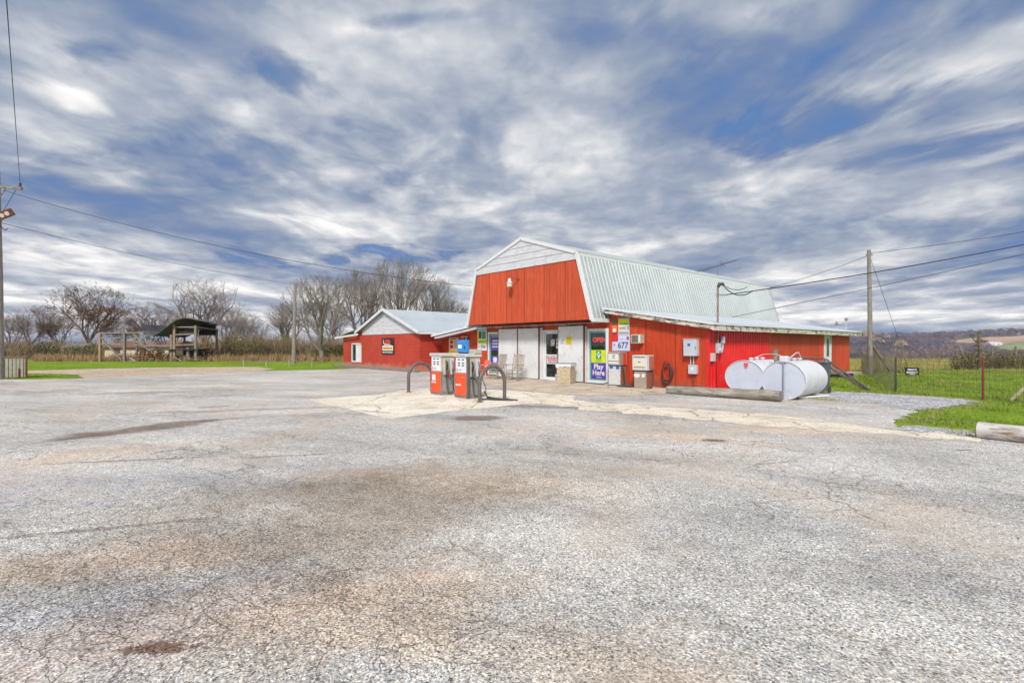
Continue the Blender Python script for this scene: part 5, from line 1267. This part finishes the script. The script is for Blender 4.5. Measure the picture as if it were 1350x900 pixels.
# roof sheet: swoosh profile, extruded in depth with ribs
prof = [(191, 428), (194, 436), (199, 441), (206, 442.5), (214, 439), (222, 433), (230, 426.5), (238, 421.5), (248, 419), (258, 420), (265, 422.5)]
m_ = MB(); v = []; f = []; ny = 24; dense = []
for i in range(len(prof)-1):
    for q in range(3): dense.append(Vector(prof[i]).lerp(Vector(prof[i+1]), q/3))
dense.append(Vector(prof[-1])); k = len(dense)
for lay in (0, 1):
    for j in range(ny+1):
        for i, p in enumerate(dense):
            tilt = (j/ny); s_ = S(p.x+tilt*(-1.5), p.y+tilt*4.5*(i/k)); v.append((s_[0], -.6+5.0*tilt+.0*i, s_[2]+(.04 if j % 2 else 0)-lay*.04))
M_ = (ny+1)*k
f = [(j*k+i, j*k+i+1, (j+1)*k+i+1, (j+1)*k+i) for j in range(ny) for i in range(k-1)]
f += [(M_+(j+1)*k+i, M_+(j+1)*k+i+1, M_+j*k+i+1, M_+j*k+i) for j in range(ny) for i in range(k-1)]
f += [(i, M_+i, M_+i+1, i+1) for i in range(k-1)]
m_.add(v, f); m_.build('metal_roof', simple('old_tin', (.14, .135, .135), .6, .3, .3, .8, (.10, .05, .03), .5), sh)
m_ = MB(); a_, b_ = S(232, 432, .3), S(258, 431, .3); m_.box(a_[0], b_[0], .3, .34, S(0, 440)[2], S(0, 428)[2]); m_.build('roof_shade_sheet', dark_gap, sh); MB().box(a_[0], b_[0]-.2, 3.6, 3.66, S(0, 441)[2], S(0, 425)[2]).build('roof_shade_sheet', dark_gap, sh)  # upright near-black sheets stand in for the shaded underside of the roof
m_ = MB()
for i in range(9):
    f_ = i/8; a_ = Vector(S(178+f_*22, 441+f_*1, .2*i)); b_ = Vector(S(190+f_*14, 457-f_*3, .2*i)); m_.beam(a_, b_, .10, .04)
for i in range(4): m_.beam(S(176, 441+i*4.5, .1), S(203, 441+i*3+2, 1.2), .08, .05)
m_.build('fallen_rafters', simple('silver_lath', (.42, .42, .43), .6, .2, .25, 3), sh)
MB().box(S(205, 0)[0], S(259, 0)[0], -.3, 3.5, S(0, 461.5)[2], S(0, 460)[2]).build('platform', dark_gap, sh)
MB().box(S(212, 0)[0], S(256, 0)[0], 3.3, 3.4, S(0, 476)[2], S(0, 461)[2]).build('back_boarding', dark_gap, sh)
r_ = random.Random(12)
for px_, lab in ((172, 'bent metal scrap in the weeds under the left beams of the shed'), (184, 'loose metal sheet lying in the weeds below the fallen rafters'), (196, 'grey metal scrap leaning by the rust orange shrub'), (243, 'metal scrap lying before the platform of the collapsed shed'), (262, 'pale scrap sheet at the right foot of the collapsed shed')):
    p = C((px_-675)/679*47, 47+r_.uniform(-.5, .5))
    m_ = MB(); m_.beam((p.x, p.y, .1), (p.x+r_.uniform(-1, 1), p.y+r_.uniform(-.8, .8), r_.uniform(.1, .5)), .35, .03)
    tag(m_.build('scrap_sheet', MATS['silver_lath']), lab, 'scrap')
def house(X0, X1, Y, zt, roofz, wallm, roofm, label, name='farm_house', depth=6, wins=()):
    t = thing(name, label, 'building', cpt((X0+X1)/2, Y, terrain((X0+X1)/2, Y)-.1), YAW); hw = (X1-X0)/2
    MB().box(-hw, hw, 0, depth, 0, zt).build('wall', wallm, t)
    MB().prism([(-.4, zt), (depth+.4, zt), (depth/2, roofz)], -hw-.3, hw+.3, 'yz').build('roof', roofm, t)
    for (a, b_, c_, d_) in wins:
        o = MB().box(a, b_, -.04, .02, c_, d_).build('window', MATS['interior_dark'], t)
    return t
px2X = lambda p, Y: (p-675)/679*Y
house(px2X(138, 60), px2X(222, 60), 60, 1.42, 2.2, simple('cream_wall', (.62, .52, .36), .8, 0, .15, 1), simple('brown_roof', (.20, .10, .06), .8, 0, .25, 1), 'long low cream farm building with brown roof behind the collapsed shed', wins=[(-2.6, -1.9, .7, 1.2), (.4, 1.1, .7, 1.2), (2.4, 3.0, .7, 1.2)])
house(px2X(82, 72), px2X(104, 72), 72, 1.35, 1.9, white_paint, simple('grey_roof', (.25, .25, .26), .8), 'small white shed glimpsed between the bare trees at the left', 'garden_shed', 4, [(-.6, .1, .4, 1.0)])

# ------------------------------------------------------------------ trees
def bare_tree(seed, H, W_, style='oak', twigs=5):
    r_ = random.Random(seed); tr = MB(); cr = MB()
    def rdir(d_, ang):
        a = r_.uniform(0, 2*PI); ax = d_.cross(Vector((math.cos(a), math.sin(a), .3))).normalized()
        return (Matrix.Rotation(ang, 3, ax) @ d_).normalized()
    def inside(p): 
        e = (math.hypot(p.x, p.y)/(W_/2))**2+((p.z-H*.55)/(H*.47))**2
        return e
    def grow(p, d_, L, rad, lvl):
        k = 5 if lvl < 2 else 4 if lvl < 3 else 3
        pts = [p]; rr = [rad]; dd = d_
        for i in range(k):
            dd = (dd+Vector((r_.gauss(0, .13), r_.gauss(0, .13), r_.gauss(0, .08)))*(1.5 if style == 'oak' else .8)).normalized()
            if lvl >= 1: dd = (dd+Vector((0, 0, .09 if style == 'oak' else .10))).normalized()
            p = p+dd*(L/k); pts.append(p); rr.append(rad*(1-.62*(i+1)/k))
            if lvl >= 3 and inside(p) > 1.12: break
        rr = rr[:len(pts)]
        (tr if lvl < 2 else cr).tube(pts, rr, 7 if lvl == 0 else 5 if lvl == 1 else 3, False)
        if lvl >= 4: return
        nch = {0: 0, 1: 7, 2: 6, 3: twigs, 4: 0}[lvl]
        for c_ in range(nch):
            f_ = r_.uniform(.28, 1.0) if lvl else .9
            idx = f_*(len(pts)-1); i0 = min(int(idx), len(pts)-2); q = pts[i0].lerp(pts[i0+1], idx-i0)
            bd = (pts[i0+1]-pts[i0]).normalized(); rd = rr[i0]*(1-(idx-i0))+rr[i0+1]*(idx-i0)
            if lvl >= 2 and inside(q) > 1.1: continue
            ang = R(r_.uniform(28, 62)) if style == 'oak' else R(r_.uniform(20, 50))
            grow(q, rdir(bd, ang), L*r_.uniform(.45, .78), max(.013, rd*.6), lvl+1)
    th_ = H*(.20 if style == 'oak' else .14); base = Vector((0, 0, -.2)); r0 = H*.030
    tp = [base, Vector((0, 0, th_*.5)), Vector((r_.gauss(0, .05), r_.gauss(0, .05), th_))]
    tr.tube(tp, [r0*1.35, r0, r0*.92], 9, False)
    nl = 6
    for i in range(nl):
        a = 2*PI*(i+r_.random()*.6)/nl; el = R(r_.uniform(28, 75)) if style == 'oak' else R(r_.uniform(36, 80))
        if i == 0: el = R(85)
        d_ = Vector((math.cos(a)*math.cos(el), math.sin(a)*math.cos(el), math.sin(el)))
        reach = (W_/2*math.cos(el)+ (H-th_)*math.sin(el))*.66
        grow(tp[-1]-Vector((0, 0, r_.uniform(0, th_*.3))), d_, reach, r0*r_.uniform(.42, .62), 1)
    return tr, cr
def make_tree(seed, H, W_, style, mat, label, loc, group='bare winter trees behind the lot', leaves=0, twigs=5):
    tr, cr = bare_tree(seed, H, W_, style, twigs)
    t = thing('bare_tree', label, 'tree', loc, 0, group)
    a = tr.build('trunk', mat, t, smooth=True); b_ = cr.build('crown', mat, t)
    KIDS[t.name] = [a, b_]
    if leaves:
        r_ = random.Random(seed+1); lv = MB(); vs_ = cr.v
        for i in range(leaves):
            p = Vector(vs_[r_.randrange(len(vs_))])
            if p.z > H*.72 and r_.random() < .8: continue
            for q in range(3):
                c_ = p+Vector((r_.gauss(0, .25), r_.gauss(0, .25), r_.gauss(0, .2))); a1 = Vector((r_.gauss(0, 1), r_.gauss(0, 1), r_.gauss(0, 1))).normalized()*.11; b1 = a1.cross(Vector((r_.gauss(0, 1), r_.gauss(0, 1), 1))).normalized()*.08
                lv.add([c_-a1, c_+b1, c_+a1, c_-b1], [(0, 1, 2, 3)])
        KIDS[t.name].append(lv.build('dead_leaves', leaf_rust, t))
    return t
def place(px_, Y): p = C((px_-675)/679*Y, Y); return (p.x, p.y, terrain((px_-675)/679*Y, Y))
TA = make_tree(11, 10.6, 12.0, 'oak', bark, 'broad bare oak with rusty leaves left of the collapsed shed', place(117, 82), leaves=2600)
TB = make_tree(23, 11.2, 11.5, 'oak', bark, 'tall bare oak rising just behind the twisted shed roof', place(272, 78), twigs=6)
TC = make_tree(37, 7.9, 7.6, 'maple', bark_l, 'bare vase shaped tree with a single pale trunk left of the block building', place(424, 50), twigs=5)
TD = make_tree(41, 12.0, 11.0, 'maple', bark_l, 'large bare tree directly behind the block building roof', place(528, 66), twigs=6)
def put(src, px_, Y, scale, rot, label, sz=1.0):
    c = copy_tree(src); c.location = place(px_, Y); c.scale = (scale, scale, scale*sz); c.rotation_euler = (0, 0, rot); c['label'] = label; return c
put(TD, 478, 70, .93, 1.9, 'bare tree over the left eave of the block building')
put(TD, 566, 74, .90, 4.0, 'bare tree over the right part of the block building roof')
put(TC, 590, 78, 1.02, 2.2, 'low bare tree nearest the left side of the barn')
put(TC, 378, 68, .98, 1.1, 'low bare tree behind the thin distant pole', .86)
put(TB, 196, 92, .84, 2.2, 'bare tree above the left half of the collapsed shed', .95)
put(TB, 40, 86, .68, 4.4, 'small bare tree right of the floodlight pole at the left edge')
put(TA, 78, 92, .70, 2.6, 'rusty leaved tree between the two oaks at the far left')
put(TB, 234, 100, .74, .6, 'faint bare tree behind the gap left of the tall oak')
put(TC, 322, 74, .90, 3.0, 'low bare tree right of the tall oak behind the shed', .8)
put(TD, 440, 96, .90, .4, 'distant bare tree between the vase shaped tree and the block building', .8)
put(TA, 160, 105, .80, .9, 'distant bare tree behind the cream farm building', .85)
put(TC, 12, 100, 1.1, 2.9, 'distant bare tree just right of the left edge pole', .8)
put(TB, 300, 88, .80, 5.2, 'bare tree on the right flank of the tall oak', .9)

# brush and weeds: scatter stuff ------------------------------------
def tuft(mb, p, h, w_, n_, cols, r_, bw=.02, up=.5):
    for i in range(n_):
        a = r_.uniform(0, 2*PI); rr = w_*math.sqrt(r_.random())*.35; b0 = p+Vector((rr*math.cos(a), rr*math.sin(a), 0))
        a2 = r_.uniform(0, 2*PI); ln = h*r_.uniform(.45, 1); d_ = Vector((math.cos(a2)*(1-up)*r_.random()*w_, math.sin(a2)*(1-up)*r_.random()*w_, ln))
        s_ = Vector((math.cos(a2+1.5), math.sin(a2+1.5), 0))*bw; c_ = cols[r_.randrange(len(cols))]
        m_ = b0+d_*.55+Vector((r_.gauss(0, w_*.06), r_.gauss(0, w_*.06), 0))
        mb.add([b0-s_, b0+s_, m_+s_*.7, m_-s_*.7, b0+d_], [(0, 1, 2, 3), (3, 2, 4)], None, c_)
def leafcloud(mb, p, rx, rz2, n_, cols, r_, sz=.08, hollow=.3):
    for i in range(n_):
        v_ = Vector((r_.gauss(0, 1), r_.gauss(0, 1), r_.gauss(0, 1))).normalized()*(hollow+(1-hollow)*r_.random()**.6)
        c_ = p+Vector((v_.x*rx, v_.y*rx, abs(v_.z)*rz2)); s_ = sz*r_.uniform(.6, 1.3)
        a1 = Vector((r_.gauss(0, 1), r_.gauss(0, 1), r_.gauss(0, 1))).normalized()*s_; b1 = a1.cross(Vector((r_.gauss(0, 1), r_.gauss(0, 1), r_.gauss(0, 1)))).normalized()*s_*.6
        mb.add([c_-a1, c_+b1, c_+a1, c_-b1], [(0, 1, 2, 3)], None, cols[r_.randrange(len(cols))])
r_ = random.Random(77)
brush = MB(); BR_ = [(.24, .17, .11), (.30, .21, .13), (.19, .13, .09), (.25, .22, .10), (.34, .24, .15), (.17, .15, .07)]
for i in range(760):
    px_ = r_.uniform(262, 650) if i % 3 else r_.uniform(-30, 262); Y = r_.uniform(56, 74) if px_ > 262 else r_.uniform(66, 90)
    p = Vector(place(px_, Y)); h = (r_.uniform(1.4, 4.0) if px_ > 262 else r_.uniform(1.2, 3.4))*(1.0 if px_ < 470 else .8)
    tuft(brush, p, h, r_.uniform(1.6, 3.2), 46, BR_, r_, .022, .35)
    if r_.random() < .5: leafcloud(brush, p+Vector((0, 0, h*.2)), 1.2, h*.6, 45, [(.20, .15, .08), (.15, .14, .05), (.24, .14, .08), (.13, .15, .05)], r_, .10)
tag(brush.build('brush_thicket', plant_m), 'brown leafless thicket filling the strip beneath the bare trees', 'thicket', kind='stuff')
weeds = MB(); WC = [(.42, .26, .14), (.34, .20, .10), (.50, .36, .20), (.28, .22, .10), (.22, .10, .05)]
for i in range(900):
    px_ = r_.uniform(46, 455); Y = r_.uniform(48.5, 55)
    p = Vector(place(px_, Y)); tuft(weeds, p, r_.uniform(.4, 1.05), .8, 16, WC, r_, .016, .55)
tag(weeds.build('dry_weeds', plant_m), 'tan dry weeds in a band along the back of the grass', 'weeds', kind='stuff')
def shrub(px_, Y, rx, h, cols, label, n_=900, sz=.08):
    t = thing('shrub', label, 'shrub', place(px_, Y)); m_ = MB(); q = random.Random(int(px_)); leafcloud(m_, Vector((0, 0, .1)), rx, h, n_, cols, q, sz); m_.build('foliage', plant_m, t)
    m_ = MB(); tuft(m_, Vector((0, 0, 0)), h*1.05, rx*1.6, 40, [(.12, .08, .05)], q, .02, .2); m_.build('stems', plant_m, t)
shrub(107, 57, 2.0, 1.5, [(.05, .09, .02), (.08, .13, .03), (.04, .06, .02)], 'green shrub in front of the rusty leaved oak')
shrub(200, 50, 1.5, 1.5, [(.24, .09, .03), (.30, .13, .05), (.16, .06, .03)], 'rust orange shrub at the foot of the collapsed shed')
shrub(268, 51, 1.6, 1.5, [(.30, .17, .12), (.26, .18, .12), (.20, .10, .06)], 'brown pink shrub right of the collapsed shed')
shrub(312, 54, 1.6, 3.0, [(.19, .17, .05), (.24, .20, .08), (.14, .12, .05)], 'tall yellow green shrub right of the tall oak', 1500)
shrub(340, 55, 1.4, 2.4, [(.16, .15, .06), (.10, .10, .04)], 'dull olive shrub left of the thin distant pole', 1200)
shrub(438, 52, 2.2, 1.5, [(.10, .09, .03), (.16, .13, .05), (.08, .10, .03)], 'olive hedge clump touching the block building', 1500)
shrub(460, 56, 2.4, 1.7, [(.13, .10, .05), (.09, .09, .03)], 'dark brown hedge clump behind the block building corner', 1200)
shrub(60, 60, 1.6, 2.0, [(.05, .08, .03), (.03, .05, .02)], 'dark evergreen shrub right of the left edge pole', 900)

# right: hedge, plumes, dead trunk ----------------------------------
for i, (px_, Y, rx, h) in enumerate(((1266, 33, .6, .95), (1278, 33.5, .8, 1.2), (1292, 34, .9, 1.25), (1307, 34, .8, 1.0), (1322, 34, .9, 1.15), (1338, 34, .9, 1.3), (1354, 34.4, 1.0, 1.4), (1372, 34.4, 1.0, 1.4))):
    lab = ['leftmost leafy clump of the ragged field hedge', 'hedge clump around the leaning grey post', 'hedge clump at the foot of the ivy covered dead trunk', 'thin hedge clump right of the ivy covered dead trunk', 'hedge clump second from the right in the frame', 'hedge clump at the right edge of the photo', 'hedge clump cut off by the right edge', 'hedge clump outside the right edge'][i]
    t = thing('hedge_clump', lab, 'hedge', place(px_, Y), 0, 'clumps of the ragged field hedge'); m_ = MB(); q = random.Random(i+50)
    leafcloud(m_, Vector((0, 0, .15)), rx, h, 330, [(.16, .18, .05), (.24, .20, .09), (.10, .11, .03), (.28, .20, .13), (.19, .22, .05)], q, .055, .2)
    tuft(m_, Vector((0, 0, 0)), h*1.1, rx*2, 90, [(.13, .09, .07), (.18, .12, .09), (.10, .06, .05)], q, .012, .2); m_.build('foliage', plant_m, t)
    if i in (1, 3, 5): 
        mp = MB(); mp.tube([(0, 0, 0), (.05 if i > 1 else -.5, 0, 1.5)], [.07, .06], 8); mp.build('old_post', grey_wood, t)
t = thing('dead_trunk', 'dead trunk with short cross limbs and ivy standing in the hedge', 'dead tree', place(1291, 33), YAW)
t.scale = (.8, .8, .82)
m_ = MB(); m_.tube([(0, 0, 0), (.05, 0, 1.6), (-.02, 0, 2.5), (.02, 0, 3.0)], [.14, .12, .09, .06], 8); m_.tube([(0, 0, 2.0), (-.35, .1, 2.3), (-.5, .1, 2.6)], [.05, .04, .02], 6); m_.tube([(0, 0, 2.1), (.3, 0, 2.25), (.5, 0, 2.2)], [.05, .04, .02], 6); m_.build('trunk', bark, t, smooth=True)
m_ = MB(); q = random.Random(3)
for c_ in ((0, 0, 2.2, .3), (-.5, .1, 2.55, .22), (.5, 0, 2.15, .2), (0, 0, 2.8, .18), (.05, 0, 1.4, .3), (-.2, 0, 1.8, .2)): leafcloud(m_, Vector(c_[:3]), c_[3], c_[3], 110, [(.12, .14, .03), (.18, .18, .06)], q, .04)
m_.build('ivy', plant_m, t)
def plumes(px_, Y, h, label, lean=0.0):
    t = thing('plume_grass', label, 'plume grass', place(px_, Y)); q = random.Random(int(px_*3)); m_ = MB(); tuft(m_, Vector((0, 0, 0)), h*.8, .9, 70, [(.34, .28, .12), (.26, .22, .08), (.2, .2, .07)], q, .010, .3); m_.build('blades', plant_m, t)
    m_ = MB()
    for k in range(5):
        hp = Vector((q.gauss(0, .3), q.gauss(0, .3), h*q.uniform(.85, 1.1))); leafcloud(m_, hp, .18, .22, 80, [(.62, .50, .38), (.50, .38, .27)], q, .03)
    m_.build('plumes', plant_m, t)
plumes(1141, 30, 2.1, 'pale plume grass just left of the lawn utility pole')
plumes(1160, 29.5, 1.95, 'pinkish plume grass right of the lawn utility pole')
plumes(1185, 29, 1.7, 'low plume grass above the dark fence post')
t = thing('brace_timber', 'fallen grey timber leaning in the field right of the lawn utility pole', 'timber', place(1158, 30), YAW)
MB().beam((-.3, 0, 1.5), (.75, 0, .0), .14, .14).build('timber', grey_wood, t)

# far wood on the hills ---------------------------------------------
def poly_in(poly, x, y):
    ins = False; j = len(poly)-1
    for i in range(len(poly)):
        xi, yi = poly[i]; xj, yj = poly[j]
        if (yi > y) != (yj > y) and x < (xj-xi)*(y-yi)/(yj-yi)+xi: ins = not ins
        j = i
    return ins
fieldA = [(1242, 452), (1262, 449), (1300, 445.5), (1350, 443.5), (1420, 441), (1420, 452), (1350, 452), (1314, 457.5), (1290, 454), (1250, 455)]
fieldB = [(1312, 458), (1350, 451), (1420, 448), (1420, 461), (1350, 462), (1330, 463)]
def proj(X, Y, z): return 675+679*X/Y, 455-679*(z-1.55)/Y
def gsheet(name, test, mat, z_off):
    m_ = MB(); NN = 120; idx = {}
    for i in range(NN):
        for j in range(90):
            X = 380+i*9; Y = 420+j*10
            z = terrain(X, Y); a, b_ = proj(X, Y, z)
            if poly_in(test, a, b_):
                q = len(m_.v)
                for (dx_, dy_) in ((0, 0), (9, 0), (9, 10), (0, 10)):
                    p = C(X+dx_, Y+dy_); m_.v.append((p.x, p.y, terrain(X+dx_, Y+dy_)+z_off))
                m_.f.append((q, q+1, q+2, q+3))
    if m_.f: tag(m_.build(name, mat), kind='structure')
    return len(m_.f)
print('fields', gsheet('tan_field', fieldA, simple('field_tan', (.42, .28, .18), .95, 0, .25, .01), .4), gsheet('green_field', fieldB, simple('field_green', (.26, .30, .11), .95, 0, .2, .01), .8))
fw_ = MB(); r_ = random.Random(99); cnt = 0
FC = [(.17, .12, .125), (.20, .14, .13), (.15, .115, .135), (.24, .15, .10), (.22, .19, .16), (.13, .105, .12)]
tries = 0; best = {}
while cnt < 5200 and tries < 60000:
    tries += 1
    a_px = r_.uniform(1085, 1440)
    Y = 70*(1150/70)**r_.random() if r_.random() < .75 else r_.uniform(300, 1150)
    X = (a_px-675)/679*Y; dd = .7*X+.7*Y
    if dd < 84 or dd > 1230: continue
    z = terrain(X, Y); a, b_ = proj(X, Y, z); at, bt = proj(X, Y, z+6)
    if poly_in(fieldA, a, b_) or poly_in(fieldB, a, b_) or poly_in(fieldA, at, bt) or poly_in(fieldB, at, bt): continue
    h = r_.uniform(6.5, 10.5)
    if Y < 420 and proj(X, Y, z+h)[1] < 451+r_.uniform(-1, 8): continue
    p = C(X, Y); c_ = r_.choice(FC); q = r_.uniform(.75, 1.3)*(1+.35*math.sin(X*.021+Y*.006)*math.cos(Y*.013))*(1.3 if dd < 200 else 1)
    if dd > 650: c_ = (c_[0]*.85, c_[1]*.88, c_[2]*1.15)  # farther crowns tinted violet-blue, distance haze put into their colour
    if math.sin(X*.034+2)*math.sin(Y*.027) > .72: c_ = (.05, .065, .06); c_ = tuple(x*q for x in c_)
    if r_.random() < .02: c_ = (.03, .045, .035)
    near = Y < 230; n_ = 90 if near else 34; bs = .07 if near else .45+Y*.0006
    base = Vector((p.x, p.y, z)); cx_ = h*.38
    for k in range(n_):
        v_ = Vector((r_.gauss(0, 1), r_.gauss(0, 1), r_.gauss(0, 1))).normalized()*r_.random()**.4
        c0 = base+Vector((v_.x*cx_, v_.y*cx_, h*.58+v_.z*h*.42)); 
        if near:
            st = base+Vector((v_.x*cx_*.25, v_.y*cx_*.25, h*.2+r_.random()*h*.3)); dv = (c0-st); sd = Vector((-dv.y, dv.x, 0)); sd = sd.normalized()*bs if sd.length > 1e-4 else Vector((bs, 0, 0))
            fw_.add([st-sd, st+sd, c0+Vector((0, 0, .3))], [(0, 1, 2)], None, c_)
        else:
            a1 = Vector((r_.gauss(0, 1), r_.gauss(0, 1), r_.gauss(0, .7)+1)).normalized()*bs*2.0; b1 = a1.cross(Vector((r_.gauss(0, 1), r_.gauss(0, 1), r_.gauss(0, 1)))).normalized()*bs
            fw_.add([c0-a1*.5-b1*.5, c0-a1*.5+b1*.5, c0+a1], [(0, 1, 2)], None, c_)
    if near: fw_.add([base+Vector((-.15, 0, -.5)), base+Vector((.15, 0, -.5)), base+Vector((0, 0, h*.6))], [(0, 1, 2)], None, c_)
    cnt += 1
print('far trees', cnt, len(fw_.f))
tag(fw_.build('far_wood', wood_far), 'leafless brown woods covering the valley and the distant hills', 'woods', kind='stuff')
hz = MB().box(CAM[0]-1640, CAM[0]+1640, CAM[1]-1640, CAM[1]+1640, -62, 45)
hm = bpy.data.materials.new('haze'); hm.use_nodes = True; hm.node_tree.nodes.clear(); hn_ = N(hm.node_tree)
pv_ = hn_.node('ShaderNodeVolumePrincipled'); pv_.inputs['Color'].default_value = (.80, .86, 1, 1); pv_.inputs['Density'].default_value = .00024; pv_.inputs['Anisotropy'].default_value = 0
ho = hn_.node('ShaderNodeOutputMaterial'); hm.node_tree.links.new(pv_.outputs[0], ho.inputs['Volume'])
tag(hz.build('haze', hm), 'thin pale haze over the fields and hills', 'haze', kind='stuff')
def far_house(px_, py_, Y, w_, h, label, mat, roofm=None, depth=None):
    depth = w_*.6
    X = (px_-675)/679*Y; zg = 1.55+(455-py_)/679*Y; zz_ = terrain(X, Y)
    p = C(X, Y); t = thing('farm_building', label, 'building', (p.x, p.y, zz_-1), YAW)
    MB().box(-w_/2, w_/2, 0, depth, 0, h+1).build('wall', mat, t)
    MB().prism([(-.5, h+1), (depth+.5, h+1), (depth/2, h+1+h*.5)], -w_/2-.5, w_/2+.5, 'yz').build('roof', roofm or mat, t)
    for q in (-.3, .1): MB().box(q*w_, q*w_+w_*.12, -.1, .05, 1.5+h*.2, 1.5+h*.6).build('window', MATS['interior_dark'], t)
def find_Y(px_, py_):
    best = None
    for Y in range(350, 1200, 4):
        X = (px_-675)/679*Y; a, b_ = proj(X, Y, terrain(X, Y))
        if best is None or abs(b_-py_) < best[0]: best = (abs(b_-py_), Y)
    return best[1]
lw = simple('far_white', (.8, .82, .9), .6, 0, .05)
YB = find_Y(1314, 455.5); print('YB', YB)
far_house(1314, 455, YB, 15/679*YB, 3/679*YB, 'long white farm building on the distant slope', lw, lw)
far_house(1337, 442, find_Y(1337, 443.5), 6/679*find_Y(1337, 443.5), 4/679*find_Y(1337, 443.5), 'left white farmhouse high on the distant hill', lw, MATS['grey_roof'])
far_house(1346, 442, find_Y(1346, 443.5), 6/679*find_Y(1346, 443.5), 4.5/679*find_Y(1346, 443.5), 'right white farmhouse high on the distant hill', lw, MATS['grey_roof'])

# ------------------------------------------------------------------ grass blades
def dist_ok(x, y, poly): return poly_in(poly, x, y)
gp_px = [(1181, 555.5), (1196, 549), (1209, 542), (1240, 538.5), (1275, 534.5), (1285, 527.5), (1150, 518.2), (1091, 516), (1083, 512)]
aspP = [tuple(p) for p in asp]; gvP = [tuple(G(*p)) for p in gv_px]
gsP = [tuple(G(*p)) for p in gs_px]
r_ = random.Random(31); gr = MB(); GC = [(.13, .22, .02), (.17, .28, .025), (.24, .33, .04), (.10, .16, .018), (.32, .33, .08)]; DC = [(.38, .32, .15), (.30, .27, .10)]
edge = MB(); n_ = 0; tries = 0
def blade(mb, x, y, h, w_, c_):
    a = r_.uniform(0, 2*PI); s_ = Vector((math.cos(a), math.sin(a), 0))*w_; l = Vector((r_.gauss(0, .4)*h, r_.gauss(0, .4)*h, h)); b0 = Vector((x, y, -.05))
    mb.add([b0-s_, b0+s_, b0+l], [(0, 1, 2)], None, c_)
while n_ < 62000 and tries < 400000:
    tries += 1
    Y = 7.5+26*r_.random()**1.7; X = Y*r_.uniform(.60, 1.12)
    p = C(X, Y)
    if p.x < 4.3 and p.y < 16: continue
    if poly_in(aspP, p.x, p.y) or poly_in(gvP, p.x, p.y):
        jx, jy = r_.gauss(0, .13), r_.gauss(0, .13)
        if p.x < 7 or poly_in(aspP, p.x+jx, p.y+jy) or poly_in(gvP, p.x+jx, p.y+jy): continue
    near_edge = any(poly_in(aspP, p.x+dx_, p.y+dy_) or poly_in(gvP, p.x+dx_, p.y+dy_) for k_ in (.2, .55) for dx_, dy_ in ((k_, 0), (-k_, 0), (0, k_), (0, -k_)))
    pt = .5+.5*math.sin(p.x*1.3+1.7*math.sin(p.y*.9))*math.sin(p.y*1.7+p.x*.6); gc = r_.choice(GC) if r_.random() < .5 else GC[min(4, int(pt*5))]
    blade(gr, p.x, p.y, r_.uniform(.04, .10)*(1+.25*(Y > 14))*(.6+.8*pt), .005+.0005*Y, r_.choice(DC) if r_.random() < (.62 if near_edge else .04+.22*(pt < .22)) else gc); n_ += 1
tag(gr.build('lawn_grass', plant_m), 'bright green lawn grass on the right with straw coloured edges', 'grass', kind='stuff')
gr = MB()
for i in range(14000):
    Y = r_.uniform(24, 30) if i % 3 == 0 else r_.uniform(33, 48); X = Y*r_.uniform(-1.02, -.32); p = C(X, Y)
    if poly_in(aspP, p.x, p.y) or (Y < 33 and X/Y > -.80): continue
    if poly_in([tuple(G(*q)) for q in tg_px], p.x, p.y): continue
    blade(gr, p.x, p.y, r_.uniform(.04, .09), .028, r_.choice(GC))
tag(gr.build('verge_grass', plant_m), 'green grass verge along the back left of the lot', 'grass', kind='stuff')
gr = MB()
for i in range(9000):
    Y = r_.uniform(32, 58); X = Y*r_.uniform(.60, 1.1); p = C(X, Y)
    blade(gr, p.x, p.y, r_.uniform(.12, .35), .02, r_.choice([(.40, .34, .12), (.34, .30, .10), (.28, .28, .08)]))
tag(gr.build('pasture_grass', plant_m), 'yellow pasture grass beyond the lawn', 'grass', kind='stuff')
# tuft by the tanks
gr = MB(); c0 = G(1088, 527)
for i in range(500): blade(gr, c0.x+r_.gauss(0, .25), c0.y+r_.gauss(0, .12), r_.uniform(.05, .12), .008, r_.choice(GC))
tag(gr.build('weed_tuft', plant_m), 'small green tuft of grass on the asphalt behind the nearer tank', 'weeds', kind='stuff')
# loose stones on the lot
gr = MB(); r_ = random.Random(17)
for i in range(1500):
    Y = 2.2+12*r_.random()**1.4; X = Y*r_.uniform(-1.1, 1.1); p = C(X, Y); s_ = r_.uniform(.004, .011)*(1.5 if Y > 7 else 1)
    if p.y > -1.5: continue
    v = [(p.x+s_*r_.uniform(.6, 1.2), p.y, s_*.3), (p.x, p.y+s_*r_.uniform(.6, 1.2), s_*.3), (p.x-s_*r_.uniform(.6, 1.2), p.y, s_*.3), (p.x, p.y-s_*r_.uniform(.6, 1.2), s_*.3), (p.x, p.y, s_*1.2), (p.x, p.y, -.002)]
    q = r_.uniform(.12, .6); gr.add(v, [(0, 1, 4), (1, 2, 4), (2, 3, 4), (3, 0, 4), (1, 0, 5), (2, 1, 5), (3, 2, 5), (0, 3, 5)], None, (q, q*.97, q*.92))
tag(gr.build('loose_grit', plant_m), 'loose grit scattered over the worn asphalt', 'grit', kind='stuff')
